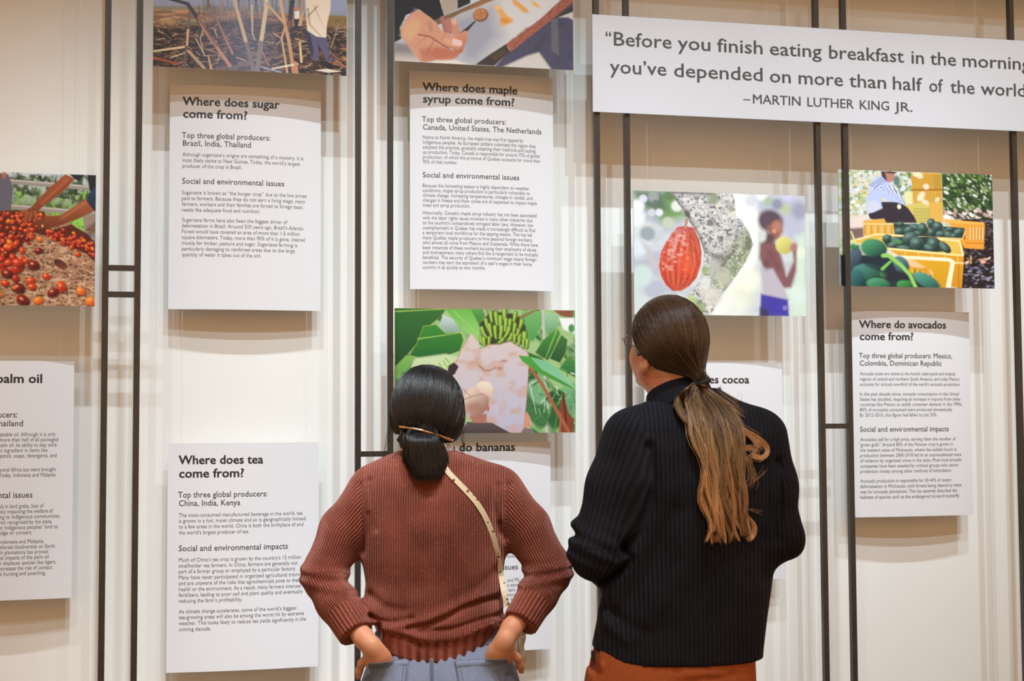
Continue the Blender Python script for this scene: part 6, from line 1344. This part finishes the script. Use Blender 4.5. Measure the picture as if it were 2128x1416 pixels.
# spectacles
gl = empty('glasses'); gl.parent = man; bpy.data.objects['glasses']['label'] = 'thin-framed spectacles'
rims = []
for sx in (-1, 1):
    pts = []
    for k in range(25):
        a_ = 2*math.pi*k/24; x = 0.034*sx+0.023*math.copysign(abs(math.cos(a_))**0.75, math.cos(a_)); z = 0.004+0.0150*math.copysign(abs(math.sin(a_))**0.75, math.sin(a_)); pts.append(HM(x, 0.112-abs(x)*0.10, z))
    V, F = tubes(np.array([pts]), np.full((1, 25), 0.0011), 6); build_part(fm, gl, 'rim', V, F, MWIRE)
    c = HM(0.034*sx, 0.1085, 0.004); Vl = [c]+pts[:-1]; n_ = len(Vl); Vb = [tuple(np.array(v)+Rm2[1]*0.0012) for v in Vl]; Fl = []
    for k in range(24): a_, b_ = 1+k, 1+(k+1) % 24; Fl += [(0, a_, b_), (n_, n_+b_, n_+a_)]
    build_part(fm, gl, 'lens', np.array(Vl+Vb), Fl, MLENS, smooth=False)
    V, F = tubes(np.array([[HM(0.060*sx, 0.106, 0.010), HM(0.074*sx, 0.092, 0.010), HM(0.081*sx, 0.04, 0.012), HM(0.084*sx, -0.005, 0.014), HM(0.083*sx, -0.022, 0.0)]]), np.full((1, 5), 0.0013), 6); build_part(fm, gl, 'temple_arm', V, F, MWIRE)
V, F = tubes(np.array([[HM(-0.009, 0.111, 0.008), HM(0, 0.113, 0.011), HM(0.009, 0.111, 0.008)]]), np.full((1, 3), 0.0012), 6); build_part(fm, gl, 'bridge', V, F, MWIRE)

# hair on the head, swept to the hair tie low on the right
HC = np.array(Q2(1391, 704, 0.035)); HR = np.array([0.0945, 0.108, 0.1045])
g = Grid((fm.pz(1285, 700)[0], -0.14, 1.52), (fm.pz(1500, 700)[0], 0.20, 1.84), 0.0042)
sh = g.ell(tuple(HC), tuple(HR*0.955)); sh = smin(sh, g.cap(Q2(1415, 745, -0.01), Q2(1450, 785, -0.030), 0.045, 0.010), 0.03)
sh = np.maximum(sh, -g.ell(HM(-0.02, 0.085, -0.03), (0.085, 0.095, 0.10), Rm2)); sh = np.maximum(sh, -g.ell(HM(-0.082, -0.014, -0.030), (0.030, 0.034, 0.036), Rm2))
lg = [(Rm2[i][0]*(g.A-hc2[0])+Rm2[i][1]*(g.B-hc2[1])+Rm2[i][2]*(g.Z-hc2[2])) for i in range(3)]
sh = smax(sh, -np.maximum(0.020-lg[1], lg[2]-0.052), 0.006)
V, F = g.mesh(sh); hair2 = build_part(fm, man, 'hair', V, F, MBROWNHEAD, {'tip': np.zeros(len(V)), 'tone': np.full(len(V), 0.5)})
r = np.random.default_rng(9); n = 5600
Gp = np.array(Q2(1460, 792, -0.045)); Gd = (Gp-HC)/HR; Gd /= np.linalg.norm(Gd)
# parting line along the top, seen from behind at (1395, 625); hair falls to both sides of it
fwd = Rm2[1]; lat = Rm2[0]
S0 = r.normal(0, 1, (n*3, 3)); S0 /= np.linalg.norm(S0, axis=1, keepdims=True)
fa = S0@fwd; la = S0@lat; ok = (S0[:, 2] > -0.12) & (fa < 0.80) & ~((fa > 0.30) & (S0[:, 2] < 0.38)); S0 = S0[ok][:n]; n = len(S0)
par = np.clip(S0@fwd, -0.2, 1)
T = np.linspace(0, 1, 16)[None, :, None]; om = np.arccos(np.clip((S0*Gd).sum(1), -0.999, 1))[:, None, None]+1e-4
Dm = (np.sin((1-T)*om)*S0[:, None]+np.sin(T*om)*Gd[None, None])/np.sin(om)
side = np.sign(S0@lat)[:, None, None]; Dm = Dm+np.sin(T*np.pi)*(np.array([0, 0, -0.34])*np.clip(om/2, 0, 1)+lat[None, None]*side*0.10); Dm /= np.linalg.norm(Dm, axis=2, keepdims=True)
cl = np.floor((np.arctan2(S0@lat, S0[:, 2])+3)*14); cr_ = np.sin(cl*12.9898)*43758.5; cr_ = cr_-np.floor(cr_)
pull = 1-0.0*T+0.05*T**6
P_ = HC+Dm*HR*(1.0+0.014*r.random(n)[:, None, None]+0.020*(cr_[:, None, None]-.3)*np.sin(T*np.pi))
w = (T**5); P_ = P_*(1-w)+(Gp+r.normal(0, 0.006, (n, 1, 3)))*w
tone = (0.5+1.2*r.random(n)**2)*(0.55+1.5*cr_**2)
loc = (P_-np.array(hc2))@Rm2.T
bad = ((loc[..., 2] < -0.006) & (loc[..., 0] < -0.045) & (loc[..., 1] > -0.042-0.3*(loc[..., 2]+0.02))).any(1) | ((loc[..., 2] < 0.055) & (loc[..., 1] > 0.036)).any(1)
P_ = P_[~bad]; tone = tone[~bad]; n = len(P_)
V, F, tp, tn = strand_mesh(P_, 0.0006+0.0005*r.random(n), np.tile(np.linspace(0, 1, 16), (n, 1)), tone)
o = build_part(fm, hair2, 'strands', V, F, MBROWNHEAD, {'tip': tp, 'tone': tn}); o['kind'] = 'stuff'
# hair tie
th_ = np.linspace(0, 2*math.pi, 25); ring = np.array([[Gp[0]+0.017*math.cos(t)*0.8, Gp[1]+0.017*math.sin(t), Gp[2]+0.006*math.cos(t)-0.004] for t in th_])
V, F = tubes(np.array([ring]), np.full((1, 25), 0.0065), 8); build_part(fm, hair2, 'hair_tie', V, F, MELASTIC)
# ponytail: locks that share their waves, each of many strands
surf = lambda a, z, d: ((SM.hit(a, z) if SM.hit(a, z) is not None else -0.12)-d)
K_ = 17
cpx = [1462, 1466, 1474, 1484, 1492, 1497, 1500, 1502, 1503, 1505, 1507, 1510, 1513, 1516, 1519, 1522, 1525]
cpy = [793, 812, 834, 858, 882, 906, 930, 954, 978, 1002, 1024, 1046, 1066, 1084, 1102, 1118, 1134]
hw = [9, 27, 44, 52, 55, 54, 51, 47, 46, 46, 47, 48, 48, 46, 44, 44, 46]
PP = []; RR = []; TT = []; ON = []
for L_ in range(62):
    s0 = r.uniform(-1, 1); dep = r.random(); ph = r.uniform(0, 6.28); am = r.uniform(2, 7); fq = r.uniform(0.7, 1.2); ln = 1-0.42*r.random()**1.5; tone_l = r.choice([0.45, 0.7, 1.0, 1.25, 1.5]); curl = r.normal(0, 1)
    if L_ > 55: s0 = -1.1+0.1*r.random(); ln = 0.22
    for q in range(46):
        s1 = s0+r.normal(0, 0.055); row = []; e = r.normal(0, 1, 3); lk = ln*(1-0.16*r.random()**2)
        for k in range(K_):
            t = k*lk; i = min(K_-2, int(t)); qf = t-i
            X = cpx[i]*(1-qf)+cpx[i+1]*qf; Y = cpy[i]*(1-qf)+cpy[i+1]*qf; W_ = hw[i]*(1-qf)+hw[i+1]*qf
            fr_ = k/(K_-1)
            X += (s0+(s1-s0)*(1-0.75*fr_**2))*W_+am*math.sin(ph+fq*t)*min(1, t/4)+e[0]*(0.5+1.0*fr_)
            X += curl*7*max(0, fr_-0.8)*5*0.6 + (1-abs(s1))*0
            sp = e[1]*2.2*fr_**3
            Y += sp-abs(curl)*4*max(0, fr_-0.88)*8
            if L_ > 55: X -= 13*math.sin(fr_*3.1); Y += 10*fr_
            row.append((X, Y))
        d0 = 0.006+0.024*dep*math.sin(0.4+2.2*min(1, k/K_))+0.002*e[2]
        pl = []
        for k, (x, y) in enumerate(row):
            a, z = fm.pz(x, y, -0.15); fr_ = k/(K_-1); base = Gp[1] if y < 800 else None
            pl.append((a, None, z, fr_))
        PP.append([(p[0], d0, p[2]) for p in pl]); RR.append(0.0005+0.0005*r.random()); TT.append(tone_l*(0.7+0.6*r.random())); ON.append(ln)
PP = np.array(PP)
# depth: lies on the sweater's back
aa = np.linspace(PP[..., 0].min()-0.01, PP[..., 0].max()+0.05, 40); zz = np.linspace(PP[..., 2].min()-0.02, PP[..., 2].max()+0.02, 60)
bm = np.array([[(SM.hit(a, z) if SM.hit(a, z) is not None else np.nan) for z in zz] for a in aa]); bm = np.where(np.isnan(bm), -0.06, bm)
def bsamp(a, z):
    u = np.clip((a-aa[0])/(aa[1]-aa[0]), 0, 38.999); v = np.clip((z-zz[0])/(zz[1]-zz[0]), 0, 58.999); i = u.astype(int); j = v.astype(int); x = u-i; y = v-j
    return (bm[i, j]*(1-x)+bm[i+1, j]*x)*(1-y)+(bm[i, j+1]*(1-x)+bm[i+1, j+1]*x)*y
tt = np.linspace(0, 1, K_)[None]; bs = np.minimum(bsamp(PP[..., 0], PP[..., 2])-PP[..., 1]-0.004, -0.03)
w = np.clip(tt*6, 0, 1); w = w*w*(3-2*w); PP[..., 1] = Gp[1]*(1-w)+np.minimum(bs, Gp[1]-0.012)*w
tip = np.clip(0.22+0.78*tt*np.array(ON)[:, None]+0.08*r.normal(0, 1, (len(PP), 1)), 0, 1)
V, F, tp, tn = strand_mesh(PP, np.array(RR), tip, np.array(TT))
pt = build_part(fm, man, 'ponytail', V, F, MBROWNHAIR, {'tip': tp, 'tone': tn}); pt['kind'] = 'stuff'; pt['label'] = 'long wavy ponytail, golden towards its ends'
# stray loops: the big curl to the right and flyaways
FL = []; FR = []; FT = []
def stray(keys, n_, sp, rad, tone=1.1):
    for _ in range(n_):
        e = r.normal(0, sp, 2); row = []
        P2 = np.array(keys, float); m_ = 14
        for k in range(m_):
            t = k/(m_-1)*(len(P2)-1); i = min(len(P2)-2, int(t)); q = t-i
            p_1 = P2[max(i-1, 0)]; a_, b_ = P2[i], P2[i+1]; p2 = P2[min(i+2, len(P2)-1)]
            c = 0.5*((2*a_)+(-p_1+b_)*q+(2*p_1-5*a_+4*b_-p2)*q*q+(-p_1+3*a_-3*b_+p2)*q**3)
            c = c+e*(0.3+k/m_)+r.normal(0, sp*.12, 2); a, z = fm.pz(c[0], c[1], -0.15); row.append((a, 0.012, z))
        FL.append(row); FR.append(rad); FT.append(tone*(0.7+0.6*r.random()))
stray([(1500, 850), (1540, 885), (1575, 905), (1600, 925), (1603, 942), (1590, 953), (1568, 948)], 70, 2.6, 0.0007)
stray([(1530, 880), (1560, 900), (1580, 918), (1590, 930)], 50, 5, 0.0006); stray([(1520, 880), (1545, 930), (1560, 932), (1578, 938), (1566, 950)], 24, 5, 0.0004)
stray([(1470, 800), (1500, 820), (1525, 840), (1552, 862)], 20, 5, 0.0003); stray([(1505, 800), (1530, 822), (1548, 835), (1540, 815)], 8, 6, 0.0002); stray([(1540, 940), (1562, 960), (1570, 1000), (1560, 1010)], 16, 6, 0.00025)
stray([(1540, 1060), (1562, 1080), (1574, 1100), (1570, 1118), (1558, 1122)], 60, 2.2, 0.0007, 1.2); stray([(1462, 960), (1456, 1010), (1455, 1045), (1464, 1062), (1480, 1066)], 60, 2.2, 0.0006); stray([(1500, 1080), (1498, 1105), (1486, 1118), (1476, 1116)], 50, 2.4, 0.0006, 1.2)
stray([(1440, 850), (1436, 880), (1434, 905)], 8, 4, 0.00025); stray([(1570, 1000), (1590, 985), (1598, 975)], 4, 3, 0.00025); stray([(1560, 1060), (1578, 1066), (1590, 1068)], 4, 3, 0.00025)
FL = np.array(FL); FL[..., 1] = bsamp(FL[..., 0], FL[..., 2])-0.012
V, F, tp, tn = strand_mesh(FL, np.array(FR), np.clip(0.72+0.12*r.normal(0, 1, (len(FL), 1))+np.zeros((1, 14)), 0, 1), np.array(FT))
o = build_part(fm, pt, 'stray_curls', V, F, MBROWNHAIR, {'tip': tp, 'tone': tn}); o['kind'] = 'stuff'
